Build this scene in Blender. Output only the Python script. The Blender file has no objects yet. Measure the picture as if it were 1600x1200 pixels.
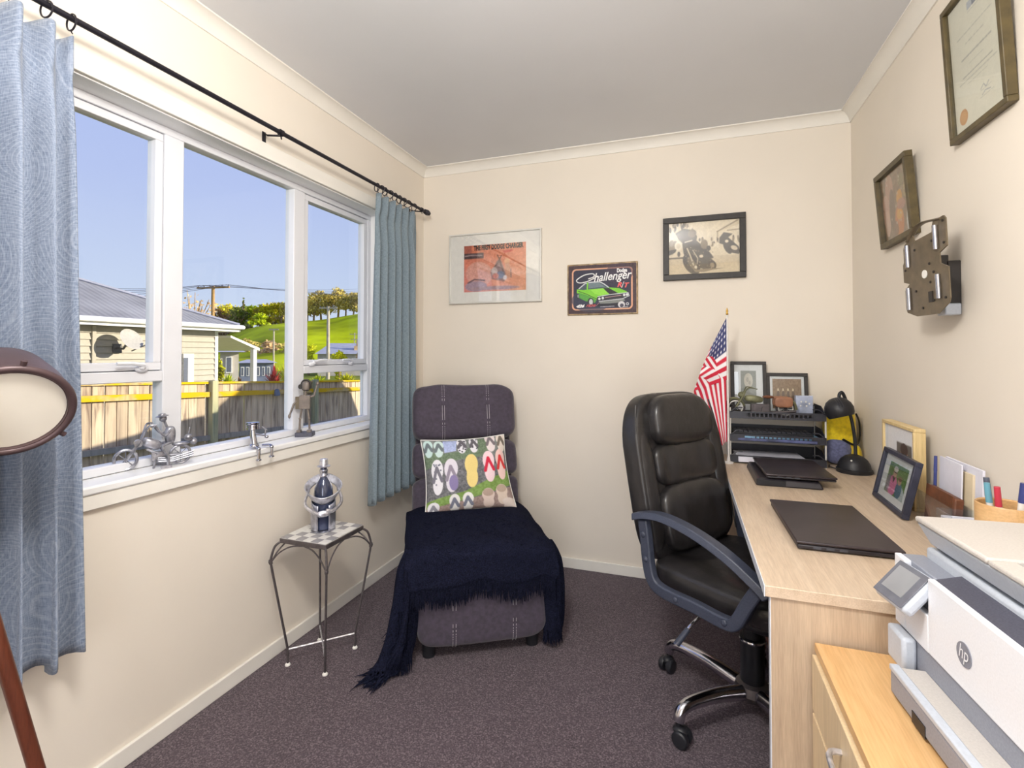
import bpy, math, random
import numpy as np
from mathutils import Vector, Matrix, Quaternion
random.seed(7); np.random.seed(7)
PI = math.pi
scn = bpy.context.scene
col = scn.collection

# ------------------------------------------------------------------ camera
CAM_H = 1.222; YAW = 0.33435; PIT = 0.01709; FPX = 778.37; CY = 539.3
cam_data = bpy.data.cameras.new('camera')
cam = bpy.data.objects.new('camera', cam_data); col.objects.link(cam)
cam.location = (0, 0, CAM_H)
cam.rotation_euler = (PI/2 + PIT, 0, YAW)
cam_data.sensor_width = 36.0
cam_data.lens = 36.0*FPX/1600.0
cam_data.shift_y = -(600-CY)/1600.0
cam_data.clip_start = 0.02; cam_data.clip_end = 600
scn.camera = cam
# ------------------------------------------------------------------ sky, sun, lamps, exposure
def lin(c):
    r = []
    for x in c[:3]:
        x = x/255.0
        r.append(x/12.92 if x <= 0.04045 else ((x+0.055)/1.055)**2.4)
    return (r[0], r[1], r[2], 1.0)
world = bpy.data.worlds.new('World'); scn.world = world; world.use_nodes = True
wn = world.node_tree; wn.nodes.clear()
wo = wn.nodes.new('ShaderNodeOutputWorld'); bg = wn.nodes.new('ShaderNodeBackground')
tc = wn.nodes.new('ShaderNodeTexCoord'); sx = wn.nodes.new('ShaderNodeSeparateXYZ'); rp = wn.nodes.new('ShaderNodeValToRGB')
wn.links.new(tc.outputs['Generated'], sx.inputs[0]); wn.links.new(sx.outputs['Z'], rp.inputs['Fac'])
wn.links.new(rp.outputs['Color'], bg.inputs['Color']); wn.links.new(bg.outputs[0], wo.inputs['Surface'])
e = rp.color_ramp.elements
e[0].position = 0.0; e[0].color = lin((222, 232, 246))
e[1].position = 0.75; e[1].color = lin((160, 178, 242))
for p_, c_ in ((0.10, (205, 219, 246)), (0.28, (187, 202, 245)), (0.5, (172, 189, 244))):
    q = rp.color_ramp.elements.new(p_); q.color = lin(c_)
bg.inputs['Strength'].default_value = 0.98
SUNV = Vector((-0.40, -0.19, -0.13)).normalized()
sun = bpy.data.objects.new('sun', bpy.data.lights.new('sun', 'SUN')); col.objects.link(sun)
sun.data.energy = 6.5; sun.data.angle = 0.009; sun.data.color = (1.0, 0.9, 0.74)
sun.rotation_euler = SUNV.to_track_quat('-Z', 'Y').to_euler()
def area(name, loc, target, sx_, sy_, power, color):
    L = bpy.data.lights.new(name, 'AREA'); L.shape = 'RECTANGLE'; L.size = sx_; L.size_y = sy_
    L.energy = power; L.color = color
    o = bpy.data.objects.new(name, L); col.objects.link(o); o.location = loc
    o.rotation_euler = (Vector(target)-Vector(loc)).to_track_quat('-Z', 'Y').to_euler()
    return o
lamp = bpy.data.objects.new('ceiling_lamp_light', bpy.data.lights.new('ceiling_lamp_light', 'POINT')); col.objects.link(lamp)  # added fill light with no fixture, brightens the whole room
lamp.location = (-0.345, 0.34, 2.10); lamp.data.energy = 73; lamp.data.shadow_soft_size = 0.16; lamp.data.color = (1.0, 0.965, 0.91)
area('rear_fill_light', (0.28, -1.44, 1.05), (-0.3, 1.5, 1.05), 0.74, 1.9, 24, (0.95, 0.97, 1.0))  # added fill from behind the camera, set in an assumed doorway
scn.view_settings.view_transform = 'Standard'; scn.view_settings.look = 'None'
scn.view_settings.gamma = 1.0; scn.view_settings.use_curve_mapping = False
scn.view_settings.exposure = 0.07

# ------------------------------------------------------------------ camera maths (places far things at their real distance)
_f = Vector((-math.sin(YAW)*math.cos(PIT), math.cos(YAW)*math.cos(PIT), math.sin(PIT)))
_r = Vector((math.cos(YAW), math.sin(YAW), 0)); _u = _r.cross(_f)
def at(px, py, depth):
    return Vector((0, 0, CAM_H)) + (_f + _r*((px-800)/FPX) - _u*((py-CY)/FPX))*depth

# ------------------------------------------------------------------ materials
MATS = {}
def base_mat(name):
    m = bpy.data.materials.new(name); m.use_nodes = True
    nt = m.node_tree; b = nt.nodes['Principled BSDF']
    MATS[name] = m
    return m, nt, b
def nd(nt, t, **kw):
    n = nt.nodes.new(t)
    for k, v_ in kw.items():
        if k in n.inputs: n.inputs[k].default_value = v_
        else: setattr(n, k, v_)
    return n
def coords(nt, scale=(1, 1, 1), kind='Object'):
    t = nd(nt, 'ShaderNodeTexCoord'); mp = nd(nt, 'ShaderNodeMapping')
    mp.inputs['Scale'].default_value = scale
    nt.links.new(t.outputs[kind], mp.inputs['Vector'])
    return mp.outputs['Vector']
def mixc(nt, fac, a, b):
    mx = nd(nt, 'ShaderNodeMix', data_type='RGBA')
    for sock, val in ((mx.inputs[6], a), (mx.inputs[7], b)):
        if isinstance(val, (tuple, list)): sock.default_value = val
        else: nt.links.new(val, sock)
    if isinstance(fac, float): mx.inputs[0].default_value = fac
    else: nt.links.new(fac, mx.inputs[0])
    return mx.outputs[2]
def ramp(nt, src, stops):
    r = nd(nt, 'ShaderNodeValToRGB'); el = r.color_ramp.elements
    el[0].position, el[0].color = stops[0][0], stops[0][1]
    el[1].position, el[1].color = stops[-1][0], stops[-1][1]
    for p_, c_ in stops[1:-1]:
        q_ = el.new(p_); q_.color = c_
    nt.links.new(src, r.inputs['Fac'])
    return r.outputs['Color']
def bump(nt, b, height, strength=0.3, dist=0.002):
    bp = nd(nt, 'ShaderNodeBump', Strength=strength, Distance=dist)
    nt.links.new(height, bp.inputs['Height']); nt.links.new(bp.outputs[0], b.inputs['Normal'])
def shade(c, k): return tuple(max(0, min(255, x*k)) for x in c)
def mat(name, c, rough=0.5, metal=0.0, ns=30.0, na=0.05, bs=None, bst=0.2, bd=0.001, stretch=(1, 1, 1), coat=0.0, sheen=0.0, spec=None):
    m, nt, b = base_mat(name)
    v_ = coords(nt, stretch)
    n = nd(nt, 'ShaderNodeTexNoise', Scale=ns, Detail=4.0); nt.links.new(v_, n.inputs['Vector'])
    nt.links.new(ramp(nt, n.outputs['Fac'], [(0.3, lin(shade(c, 1-na))), (0.7, lin(shade(c, 1+na)))]), b.inputs['Base Color'])
    b.inputs['Roughness'].default_value = rough; b.inputs['Metallic'].default_value = metal
    b.inputs['Coat Weight'].default_value = coat; b.inputs['Sheen Weight'].default_value = sheen
    if spec is not None: b.inputs['Specular IOR Level'].default_value = spec
    if bs:
        n2 = nd(nt, 'ShaderNodeTexNoise', Scale=bs, Detail=5.0); nt.links.new(v_, n2.inputs['Vector'])
        bump(nt, b, n2.outputs['Fac'], bst, bd)
    return m
def wood_mat(name, c1, c2, axis='Y', scale=6.0, rough=0.45, fine=1.0):
    m, nt, b = base_mat(name)
    s = {'X': (0.9, 14, 14), 'Y': (14, 0.9, 14), 'Z': (14, 14, 0.9)}[axis]
    v_ = coords(nt, s)
    n = nd(nt, 'ShaderNodeTexNoise', Scale=scale, Detail=6.0, Distortion=0.6); nt.links.new(v_, n.inputs['Vector'])
    s2 = tuple(x*4 for x in s)
    v2 = coords(nt, s2)
    n2 = nd(nt, 'ShaderNodeTexNoise', Scale=scale*2, Detail=3.0); nt.links.new(v2, n2.inputs['Vector'])
    cA = ramp(nt, n.outputs['Fac'], [(0.3, lin(c1)), (0.68, lin(c2))])
    cB = mixc(nt, 0.25*fine, cA, ramp(nt, n2.outputs['Fac'], [(0.35, lin(shade(c1, 0.9))), (0.65, lin(shade(c2, 1.06)))]))
    nt.links.new(cB, b.inputs['Base Color']); b.inputs['Roughness'].default_value = rough
    bump(nt, b, n2.outputs['Fac'], 0.08, 0.0006)
    return m
def glass_mat(name, tint=(1, 1, 1, 1), ior=1.5, rough=0.0):
    m = bpy.data.materials.new(name); m.use_nodes = True; nt = m.node_tree; nt.nodes.clear()
    o = nd(nt, 'ShaderNodeOutputMaterial'); t = nd(nt, 'ShaderNodeBsdfTransparent', Color=tint)
    g = nd(nt, 'ShaderNodeBsdfGlossy', Roughness=rough); mx = nd(nt, 'ShaderNodeMixShader')
    lw = nd(nt, 'ShaderNodeLayerWeight', Blend=0.5); pw = nd(nt, 'ShaderNodeMath', operation='POWER'); pw.inputs[1].default_value = 5.0
    f0 = ((ior-1)/(ior+1))**2
    fr = nd(nt, 'ShaderNodeMath', operation='MULTIPLY_ADD'); fr.inputs[1].default_value = 1-f0; fr.inputs[2].default_value = f0
    nt.links.new(lw.outputs['Facing'], pw.inputs[0]); nt.links.new(pw.outputs[0], fr.inputs[0])
    n = nd(nt, 'ShaderNodeTexNoise', Scale=1.5); rr = nd(nt, 'ShaderNodeMapRange')
    rr.inputs['To Min'].default_value = rough; rr.inputs['To Max'].default_value = rough+0.015
    nt.links.new(n.outputs['Fac'], rr.inputs['Value']); nt.links.new(rr.outputs[0], g.inputs['Roughness'])
    nt.links.new(fr.outputs[0], mx.inputs[0]); nt.links.new(t.outputs[0], mx.inputs[1]); nt.links.new(g.outputs[0], mx.inputs[2])
    nt.links.new(mx.outputs[0], o.inputs['Surface']); MATS[name] = m
    return m
def print_mat(name, rough=0.55, bs=None):
    m, nt, b = base_mat(name)
    a = nd(nt, 'ShaderNodeVertexColor', layer_name='Col')
    n = nd(nt, 'ShaderNodeTexNoise', Scale=220.0); nt.links.new(coords(nt), n.inputs['Vector'])
    g = ramp(nt, n.outputs['Fac'], [(0.3, (0.94, 0.94, 0.94, 1)), (0.7, (1, 1, 1, 1))])
    mx = nd(nt, 'ShaderNodeMix', data_type='RGBA', blend_type='MULTIPLY'); mx.inputs[0].default_value = 1.0
    nt.links.new(a.outputs['Color'], mx.inputs[6]); nt.links.new(g, mx.inputs[7])
    nt.links.new(mx.outputs[2], b.inputs['Base Color']); b.inputs['Roughness'].default_value = rough
    if bs: bump(nt, b, n.outputs['Fac'], 0.3, 0.001)
    return m

mat('wall_paint', (234, 225, 212), 0.85, ns=2.0, na=0.012, bs=160, bst=0.06)
mat('ceiling_paint', (222, 223, 226), 0.9, ns=2.0, na=0.01, bs=120, bst=0.05)
mat('trim_white', (238, 234, 226), 0.55, ns=5, na=0.012)
mat('gloss_white', (240, 240, 240), 0.3, ns=5, na=0.01)
mat('aluminium_white', (226, 227, 232), 0.35, ns=8, na=0.01)
mat('seal_dark', (70, 72, 80), 0.6)
glass_mat('window_glass', (0.97, 0.98, 0.98, 1), 1.35)
glass_mat('picture_glass', (1, 1, 1, 1), 1.75)
glass_mat('acrylic', (0.94, 0.96, 0.98, 1), 1.5)
print_mat('print'); print_mat('print_fabric', 0.85, True); print_mat('flag_cloth', 0.75, True)
# carpet
m, nt, b = base_mat('carpet')
v_ = coords(nt)
n1 = nd(nt, 'ShaderNodeTexNoise', Scale=165.0, Detail=4.0, Roughness=0.75); n2 = nd(nt, 'ShaderNodeTexNoise', Scale=3.0, Detail=4.0)
n3 = nd(nt, 'ShaderNodeTexVoronoi', Scale=260.0)
for n in (n1, n2, n3): nt.links.new(v_, n.inputs['Vector'])
cA = ramp(nt, n1.outputs['Fac'], [(0.34, lin((38, 31, 36))), (0.5, lin((84, 71, 79))), (0.66, lin((138, 120, 130)))])
cB = ramp(nt, n2.outputs['Fac'], [(0.3, lin((68, 57, 64))), (0.7, lin((100, 87, 96)))])
sv = nd(nt, 'ShaderNodeSeparateColor'); nt.links.new(n3.outputs['Color'], sv.inputs[0])
cC = ramp(nt, sv.outputs[0], [(0.0, lin((40, 32, 38))), (0.6, lin((92, 78, 86))), (1.0, lin((160, 142, 150)))])
nt.links.new(mixc(nt, 0.42, mixc(nt, 0.3, cA, cB), cC), b.inputs['Base Color']); b.inputs['Roughness'].default_value = 1.0
b.inputs['Specular IOR Level'].default_value = 0.1; b.inputs['Sheen Weight'].default_value = 0.15
bump(nt, b, n1.outputs['Fac'], 0.9, 0.006)
# curtain fabric: woven slub plus fans of fine pale lines
def curtain_mat(name, c, cl, line):
    m, nt, b = base_mat(name)
    uv = coords(nt, (1, 1, 1), 'UV')
    vo = nd(nt, 'ShaderNodeTexVoronoi', Scale=2.6); nt.links.new(uv, vo.inputs['Vector'])
    ms = nd(nt, 'ShaderNodeMath', operation='MULTIPLY'); ms.inputs[1].default_value = 330.0
    sn = nd(nt, 'ShaderNodeMath', operation='SINE')
    nt.links.new(vo.outputs['Distance'], ms.inputs[0]); nt.links.new(ms.outputs[0], sn.inputs[0])
    lines = ramp(nt, sn.outputs[0], [(0.55, (0, 0, 0, 1)), (0.95, (1, 1, 1, 1))])
    ob = coords(nt, (1, 160, 900), 'UV')
    w = nd(nt, 'ShaderNodeTexNoise', Scale=1.0, Detail=3.0); 
    uv2 = coords(nt, (700, 60, 1), 'UV'); nt.links.new(uv2, w.inputs['Vector'])
    w2 = nd(nt, 'ShaderNodeTexNoise', Scale=1.0, Detail=3.0); uv3 = coords(nt, (60, 700, 1), 'UV'); nt.links.new(uv3, w2.inputs['Vector'])
    ad = nd(nt, 'ShaderNodeMath', operation='ADD'); nt.links.new(w.outputs['Fac'], ad.inputs[0]); nt.links.new(w2.outputs['Fac'], ad.inputs[1])
    hf = nd(nt, 'ShaderNodeMath', operation='MULTIPLY'); hf.inputs[1].default_value = 0.5; nt.links.new(ad.outputs[0], hf.inputs[0])
    weave = ramp(nt, hf.outputs[0], [(0.36, lin(c)), (0.64, lin(cl))])
    lm = nd(nt, 'ShaderNodeMath', operation='MULTIPLY'); lm.inputs[1].default_value = line; nt.links.new(lines, lm.inputs[0])
    nt.links.new(mixc(nt, lm.outputs[0], weave, lin((205, 210, 222))), b.inputs['Base Color'])
    b.inputs['Roughness'].default_value = 0.9; b.inputs['Sheen Weight'].default_value = 0.2
    bump(nt, b, hf.outputs[0], 0.25, 0.001)
curtain_mat('curtain_patterned', (92, 106, 128), (150, 160, 178), 0.17)
curtain_mat('curtain_plain', (96, 112, 122), (142, 157, 166), 0.06)
mat('rod_metal', (48, 46, 54), 0.4, 0.6, na=0.1)
mat('recliner_fabric', (66, 58, 72), 0.8, ns=60, na=0.12, bs=14, bst=0.35, bd=0.012, sheen=0.25)
mat('thread', (200, 196, 200), 0.7)
mat('throw_wool', (25, 27, 42), 1.0, ns=220, na=0.4, bs=260, bst=0.9, bd=0.004, spec=0.05)
mat('black_plastic', (30, 31, 36), 0.45, ns=40, na=0.1)
mat('arm_plastic', (58, 63, 78), 0.42, ns=300, na=0.12, bs=500, bst=0.15)
mat('leather', (38, 36, 37), 0.34, ns=20, na=0.15, bs=24, bst=0.35, bd=0.006, coat=0.1)
mat('chrome', (190, 190, 198), 0.16, 1.0, ns=8, na=0.04)
mat('steel', (206, 206, 214), 0.3, 0.75, ns=60, na=0.18, bs=90, bst=0.2)
mat('pewter', (170, 172, 184), 0.26, 0.8, ns=25, na=0.2)
mat('bottle_glass', (58, 66, 92), 0.08, 0.25, ns=10, na=0.15, coat=0.6)
mat('figure_metal', (150, 150, 158), 0.32, 0.55, ns=60, na=0.25)
mat('robot_metal', (124, 114, 106), 0.45, 0.35, ns=40, na=0.12)
mat('iron_grey', (96, 90, 92), 0.45, 0.6, ns=40, na=0.12)
mat('tile_white', (222, 220, 216), 0.35, ns=30, na=0.03); mat('tile_grey', (150, 148, 152), 0.35, ns=30, na=0.06); mat('grout', (196, 193, 190), 0.9)
wood_mat('desk_wood', (194, 171, 146), (216, 196, 173), 'Y', 3.0, 0.4)
wood_mat('desk_wood_end', (180, 156, 132), (206, 184, 158), 'Z', 3.0, 0.45)
mat('edge_white', (222, 226, 234), 0.3, ns=20, na=0.02)
wood_mat('pine_orange', (206, 160, 106), (222, 182, 130), 'Y', 2.2, 0.4)
wood_mat('maple_pale', (212, 186, 146), (226, 202, 164), 'Z', 2.2, 0.45)
wood_mat('pine_pale', (214, 186, 130), (232, 208, 156), 'Z', 4.0, 0.5)
wood_mat('red_brown_wood', (104, 60, 44), (134, 82, 60), 'X', 3.0, 0.5)
wood_mat('lamp_leg_wood', (84, 42, 30), (110, 60, 42), 'Z', 4.0, 0.35)
mat('lamp_brown', (86, 68, 70), 0.4, 0.3, ns=15, na=0.08)
mat('lamp_diffuser', (224, 218, 206), 0.6, ns=6, na=0.02)
mat('frame_black', (44, 40, 38), 0.5, ns=60, na=0.15)
mat('frame_brown', (84, 72, 44), 0.45, ns=30, na=0.15)
mat('frame_navy', (52, 54, 70), 0.45, ns=40, na=0.1)
mat('frame_silver', (222, 220, 214), 0.35, 0.2, ns=30, na=0.02)
mat('mat_board', (236, 234, 228), 0.8, ns=50, na=0.015)
mat('tin_edge', (150, 128, 96), 0.5, 0.3, ns=35, na=0.3)
mat('text_black', (22, 12, 12), 0.6); mat('text_dark', (62, 34, 30), 0.6); mat('text_white', (236, 236, 236), 0.5); mat('text_red', (232, 92, 92), 0.5); mat('text_grey', (130, 128, 118), 0.7)
mat('logo_grey', (128, 130, 142), 0.5)
mat('bracket_metal', (112, 100, 82), 0.4, 0.35, ns=30, na=0.08)
mat('bracket_dark', (52, 48, 46), 0.5, 0.3)
mat('printer_white', (236, 238, 244), 0.4, ns=300, na=0.015)
mat('printer_grey', (140, 144, 156), 0.45, ns=300, na=0.04)
mat('printer_light', (190, 196, 206), 0.4, ns=200, na=0.02)
mat('printer_lid', (196, 190, 184), 0.5, ns=300, na=0.03)
mat('printer_dark', (78, 78, 90), 0.5, ns=400, na=0.1)
mat('screen_grey', (150, 152, 156), 0.15, ns=4, na=0.12); mat('screen_bezel', (104, 106, 116), 0.25, ns=40, na=0.06)
mat('laptop_lid', (58, 50, 54), 0.34, 0.25, ns=12, na=0.12); mat('laptop_base', (40, 36, 42), 0.4)
mat('tray_plastic', (48, 48, 56), 0.4, ns=30, na=0.1)
mat('paper', (226, 226, 238), 0.8, ns=20, na=0.02); mat('paper_cream', (226, 210, 178), 0.8, ns=20, na=0.04); mat('paper_blue', (120, 160, 190), 0.7)
mat('magazine', (70, 76, 112), 0.4, ns=14, na=0.5)
mat('brown_leather', (104, 62, 38), 0.5, ns=30, na=0.2, bs=60)
mat('khaki', (112, 112, 84), 0.5, 0.2, ns=40, na=0.2); mat('seat_brown', (150, 104, 78), 0.55, ns=40, na=0.12); mat('tyre_rubber', (64, 60, 62), 0.8)
mat('block_glass', (176, 184, 206), 0.1, ns=20, na=0.15, coat=0.5)
mat('plush_yellow', (240, 208, 36), 0.95, ns=60, na=0.08, bs=120, bst=0.6, bd=0.003, sheen=0.4); mat('denim', (104, 108, 140), 0.9, ns=90, na=0.12, bs=200)
mat('brass', (190, 150, 70), 0.35, 0.8); mat('pole_white', (228, 224, 220), 0.5)
mat('pen_blue', (60, 70, 130), 0.4); mat('pen_red', (200, 60, 80), 0.4); mat('pen_teal', (110, 170, 190), 0.4); mat('pen_grey', (90, 94, 110), 0.4)
# outdoors
def fence_mat(name, a, b_, lich=None):
    m, nt, b = base_mat(name)
    oi = nd(nt, 'ShaderNodeObjectInfo')
    v_ = coords(nt, (9, 9, 0.9)); n = nd(nt, 'ShaderNodeTexNoise', Scale=1.5, Detail=7.0, Distortion=0.7)
    vm = nd(nt, 'ShaderNodeVectorMath', operation='ADD'); cm = nd(nt, 'ShaderNodeCombineXYZ'); rm = nd(nt, 'ShaderNodeMath', operation='MULTIPLY'); rm.inputs[1].default_value = 37.0
    nt.links.new(oi.outputs['Random'], rm.inputs[0]); nt.links.new(rm.outputs[0], cm.inputs[2]); nt.links.new(rm.outputs[0], cm.inputs[1])
    nt.links.new(v_, vm.inputs[0]); nt.links.new(cm.outputs[0], vm.inputs[1]); nt.links.new(vm.outputs[0], n.inputs['Vector'])
    c_ = ramp(nt, n.outputs['Fac'], [(0.28, lin(a)), (0.5, lin(b_)), (0.75, lin(shade(b_, 1.12)))])
    if lich:
        n2 = nd(nt, 'ShaderNodeTexNoise', Scale=2.2, Detail=5.0); nt.links.new(coords(nt, (1, 1, 3)), n2.inputs['Vector'])
        c_ = mixc(nt, ramp(nt, n2.outputs['Fac'], [(0.40, (0, 0, 0, 1)), (0.52, (1, 1, 1, 1))]), c_, lin(lich))
    c_ = mixc(nt, ramp(nt, oi.outputs['Random'], [(0.0, (0, 0, 0, 1)), (1.0, (0.42, 0.42, 0.42, 1))]), c_, lin(shade(a, 0.85)))
    nt.links.new(c_, b.inputs['Base Color']); b.inputs['Roughness'].default_value = 0.95
    b.inputs['Specular IOR Level'].default_value = 0.1
    bump(nt, b, n.outputs['Fac'], 0.5, 0.01)
fence_mat('paling_wood', (130, 110, 98), (216, 196, 168)); fence_mat('rail_wood', (170, 140, 90), (205, 180, 130), (222, 180, 22)); fence_mat('post_wood', (150, 156, 130), (196, 190, 150)); fence_mat('rail_grey', (130, 128, 124), (178, 172, 164))
mat('weatherboard', (182, 174, 158), 0.7, ns=10, na=0.03); mat('house_trim', (240, 238, 232), 0.5, ns=10, na=0.02)
m, nt, b = base_mat('iron_roof')
wv = nd(nt, 'ShaderNodeTexWave', Scale=2.2, bands_direction='Y'); nt.links.new(coords(nt), wv.inputs['Vector'])
nn = nd(nt, 'ShaderNodeTexNoise', Scale=1.2, Detail=4.0); nt.links.new(coords(nt), nn.inputs['Vector'])
nt.links.new(ramp(nt, nn.outputs['Fac'], [(0.3, lin((128, 128, 130))), (0.7, lin((156, 156, 158)))]), b.inputs['Base Color']); b.inputs['Roughness'].default_value = 0.7
bump(nt, b, wv.outputs['Fac'], 0.5, 0.02)
mat('far_roof', (166, 168, 180), 0.7, ns=2, na=0.06); mat('far_wall', (196, 188, 176), 0.8, ns=2, na=0.04); mat('far_window', (96, 102, 116), 0.3); mat('far_blue', (112, 122, 144), 0.6, ns=2, na=0.1)
mat('grass_hill', (172, 182, 20), 1.0, ns=0.09, na=0.25, spec=0.05); mat('lawn', (120, 128, 50), 1.0, ns=0.6, na=0.25, spec=0.05)
mat('pole_wood', (176, 138, 84), 0.9, ns=3, na=0.15); mat('pole_concrete', (196, 184, 160), 0.9, ns=3, na=0.08); mat('wire', (70, 74, 92), 0.6)
mat('trunk', (150, 124, 92), 0.95, ns=6, na=0.2)
for n_, c_ in dict(leaf_gum=(196, 172, 92), leaf_gold=(222, 184, 44), leaf_dark=(112, 122, 52), leaf_green=(176, 192, 36), leaf_bare=(206, 160, 116), leaf_lime=(214, 214, 40), leaf_red=(150, 48, 50), leaf_brown=(120, 84, 40)).items():
    mat(n_, c_, 0.9, ns=0.8, na=0.35, spec=0.1)
mat('caster_pale', (210, 202, 188), 0.8); mat('dish_grey', (176, 172, 164), 0.5); mat('dish_arm', (90, 90, 92), 0.5)

# ------------------------------------------------------------------ mesh helpers
def frame_from(d):
    d = Vector(d).normalized()
    a = Vector((0, 0, 1)) if abs(d.z) < 0.9 else Vector((1, 0, 0))
    x = a.cross(d).normalized(); y = d.cross(x)
    return x, y
def smoothpath(pts, n=6, closed=False):
    P = [Vector(p) for p in pts]; out = []; N = len(P)
    rng = range(N if closed else N-1)
    for i in rng:
        p0 = P[(i-1) % N] if (closed or i > 0) else P[i]
        p1 = P[i]; p2 = P[(i+1) % N]
        p3 = P[(i+2) % N] if (closed or i+2 < N) else p2
        for k in range(n):
            t = k/n
            out.append(0.5*((2*p1)+(p2-p0)*t+(2*p0-5*p1+4*p2-p3)*t*t+(3*p1-p0-3*p2+p3)*t**3))
    if not closed: out.append(P[-1])
    return out
class MB:
    def __init__(s, M=None): s.v = []; s.f = []; s.M = M
    def add(s, vs, fs, M=None):
        o = len(s.v)
        for p in vs:
            p = Vector(p)
            if M is not None: p = M @ p
            if s.M is not None: p = s.M @ p
            s.v.append(p)
        s.f += [tuple(i+o for i in f) for f in fs]
        return s
    def box(s, x0, x1, y0, y1, z0, z1, M=None):
        return s.add([(x0,y0,z0),(x1,y0,z0),(x1,y1,z0),(x0,y1,z0),(x0,y0,z1),(x1,y0,z1),(x1,y1,z1),(x0,y1,z1)],
                     [(0,3,2,1),(4,5,6,7),(0,1,5,4),(1,2,6,5),(2,3,7,6),(3,0,4,7)], M)
    def cyl(s, p0, p1, r0, r1=None, n=16, M=None):
        r1 = r0 if r1 is None else r1
        p0 = Vector(p0); p1 = Vector(p1); x, y = frame_from(p1-p0)
        vs = [p0+(x*math.cos(2*PI*i/n)+y*math.sin(2*PI*i/n))*r0 for i in range(n)]+[p1+(x*math.cos(2*PI*i/n)+y*math.sin(2*PI*i/n))*r1 for i in range(n)]
        fs = [(i, (i+1) % n, n+(i+1) % n, n+i) for i in range(n)]+[tuple(reversed(range(n))), tuple(range(n, 2*n))]
        return s.add(vs, fs, M)
    def tube(s, path, r, n=8, closed=False, M=None, flat=1.0):
        P = [Vector(p) for p in path]; N = len(P)
        rr = r if isinstance(r, (list, tuple)) else [r]*N
        T = []
        for i in range(N):
            a = P[(i-1) % N] if (closed or i > 0) else P[i]; b = P[(i+1) % N] if (closed or i < N-1) else P[i]
            T.append((b-a).normalized())
        x, y = frame_from(T[0]); vs = []
        for i in range(N):
            if i > 0:
                q = T[i-1].rotation_difference(T[i]); x = q @ x; y = q @ y
            vs += [P[i]+(x*math.cos(2*PI*k/n)+y*math.sin(2*PI*k/n)*flat)*rr[i] for k in range(n)]
        fs = []
        for i in range(N if closed else N-1):
            j = (i+1) % N
            fs += [(i*n+k, i*n+(k+1) % n, j*n+(k+1) % n, j*n+k) for k in range(n)]
        if not closed: fs += [tuple(reversed(range(n))), tuple(range((N-1)*n, N*n))]
        return s.add(vs, fs, M)
    def ell(s, c, r, nu=20, nv=12, e1=1.0, e2=1.0, M=None, f=None):
        # superellipsoid; e<1 makes it boxier
        if not isinstance(r, (tuple, list)): r = (r, r, r)
        sp = lambda w, e_: math.copysign(abs(w)**e_, w)
        c = Vector(c); vs = []
        for j in range(nv+1):
            ph = -PI/2+PI*j/nv
            for i in range(nu):
                th = 2*PI*i/nu
                p = Vector((r[0]*sp(math.cos(ph), e1)*sp(math.cos(th), e2), r[1]*sp(math.cos(ph), e1)*sp(math.sin(th), e2), r[2]*sp(math.sin(ph), e1)))
                if f: p = f(p)
                vs.append(c+p)
        fs = [(j*nu+i, j*nu+(i+1) % nu, (j+1)*nu+(i+1) % nu, (j+1)*nu+i) for j in range(nv) for i in range(nu)]
        return s.add(vs, fs, M)
    def lathe(s, prof, n=24, c=(0, 0, 0), M=None):
        c = Vector(c); vs = []; k = len(prof)
        for (r, z) in prof: vs += [c+Vector((r*math.cos(2*PI*i/n), r*math.sin(2*PI*i/n), z)) for i in range(n)]
        fs = [(j*n+i, j*n+(i+1) % n, (j+1)*n+(i+1) % n, (j+1)*n+i) for j in range(k-1) for i in range(n)]
        fs += [tuple(reversed(range(n))), tuple(range((k-1)*n, k*n))]
        return s.add(vs, fs, M)
    def prism(s, poly, d0, d1, plane='YZ', M=None):
        n = len(poly)
        def mk(a, b, d): return {'YZ': (d, a, b), 'XZ': (a, d, b), 'XY': (a, b, d)}[plane]
        vs = [mk(a, b, d0) for a, b in poly]+[mk(a, b, d1) for a, b in poly]
        fs = [(i, (i+1) % n, n+(i+1) % n, n+i) for i in range(n)]+[tuple(reversed(range(n))), tuple(range(n, 2*n))]
        return s.add(vs, fs, M)
    def grid(s, fn, nu, nv, M=None):
        vs = [fn(i/nu, j/nv) for j in range(nv+1) for i in range(nu+1)]
        fs = [(j*(nu+1)+i, j*(nu+1)+i+1, (j+1)*(nu+1)+i+1, (j+1)*(nu+1)+i) for j in range(nv) for i in range(nu)]
        return s.add(vs, fs, M)
    def build(s, name, m, parent=None, bevel=0.0, seg=2, smooth=True, thick=0.0, uv=None, ang=40):
        me = bpy.data.meshes.new(name)
        me.from_pydata([tuple(p) for p in s.v], [], s.f)
        bm_fix(me)
        me.materials.append(MATS[m])
        if smooth:
            me.polygons.foreach_set('use_smooth', [True]*len(me.polygons))
            me.set_sharp_from_angle(angle=math.radians(ang))
        if uv:
            L = me.uv_layers.new(name='UVMap')
            for lp in me.loops: L.data[lp.index].uv = uv[lp.vertex_index]
        o = bpy.data.objects.new(name, me); col.objects.link(o)
        if parent is not None: o.parent = parent
        if thick:
            md = o.modifiers.new('solid', 'SOLIDIFY'); md.thickness = thick; md.offset = 0
        if bevel:
            md = o.modifiers.new('bevel', 'BEVEL'); md.width = bevel; md.segments = seg; md.limit_method = 'ANGLE'; md.angle_limit = math.radians(35)
        return o
import bmesh
def bm_fix(me):
    bm = bmesh.new(); bm.from_mesh(me)
    bmesh.ops.recalc_face_normals(bm, faces=bm.faces)
    bm.to_mesh(me); bm.free()
def tag(o, label, cat, group=None, kind=None):
    if label: o['label'] = label
    if cat: o['category'] = cat
    if group: o['group'] = group
    if kind: o['kind'] = kind
    return o
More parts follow.
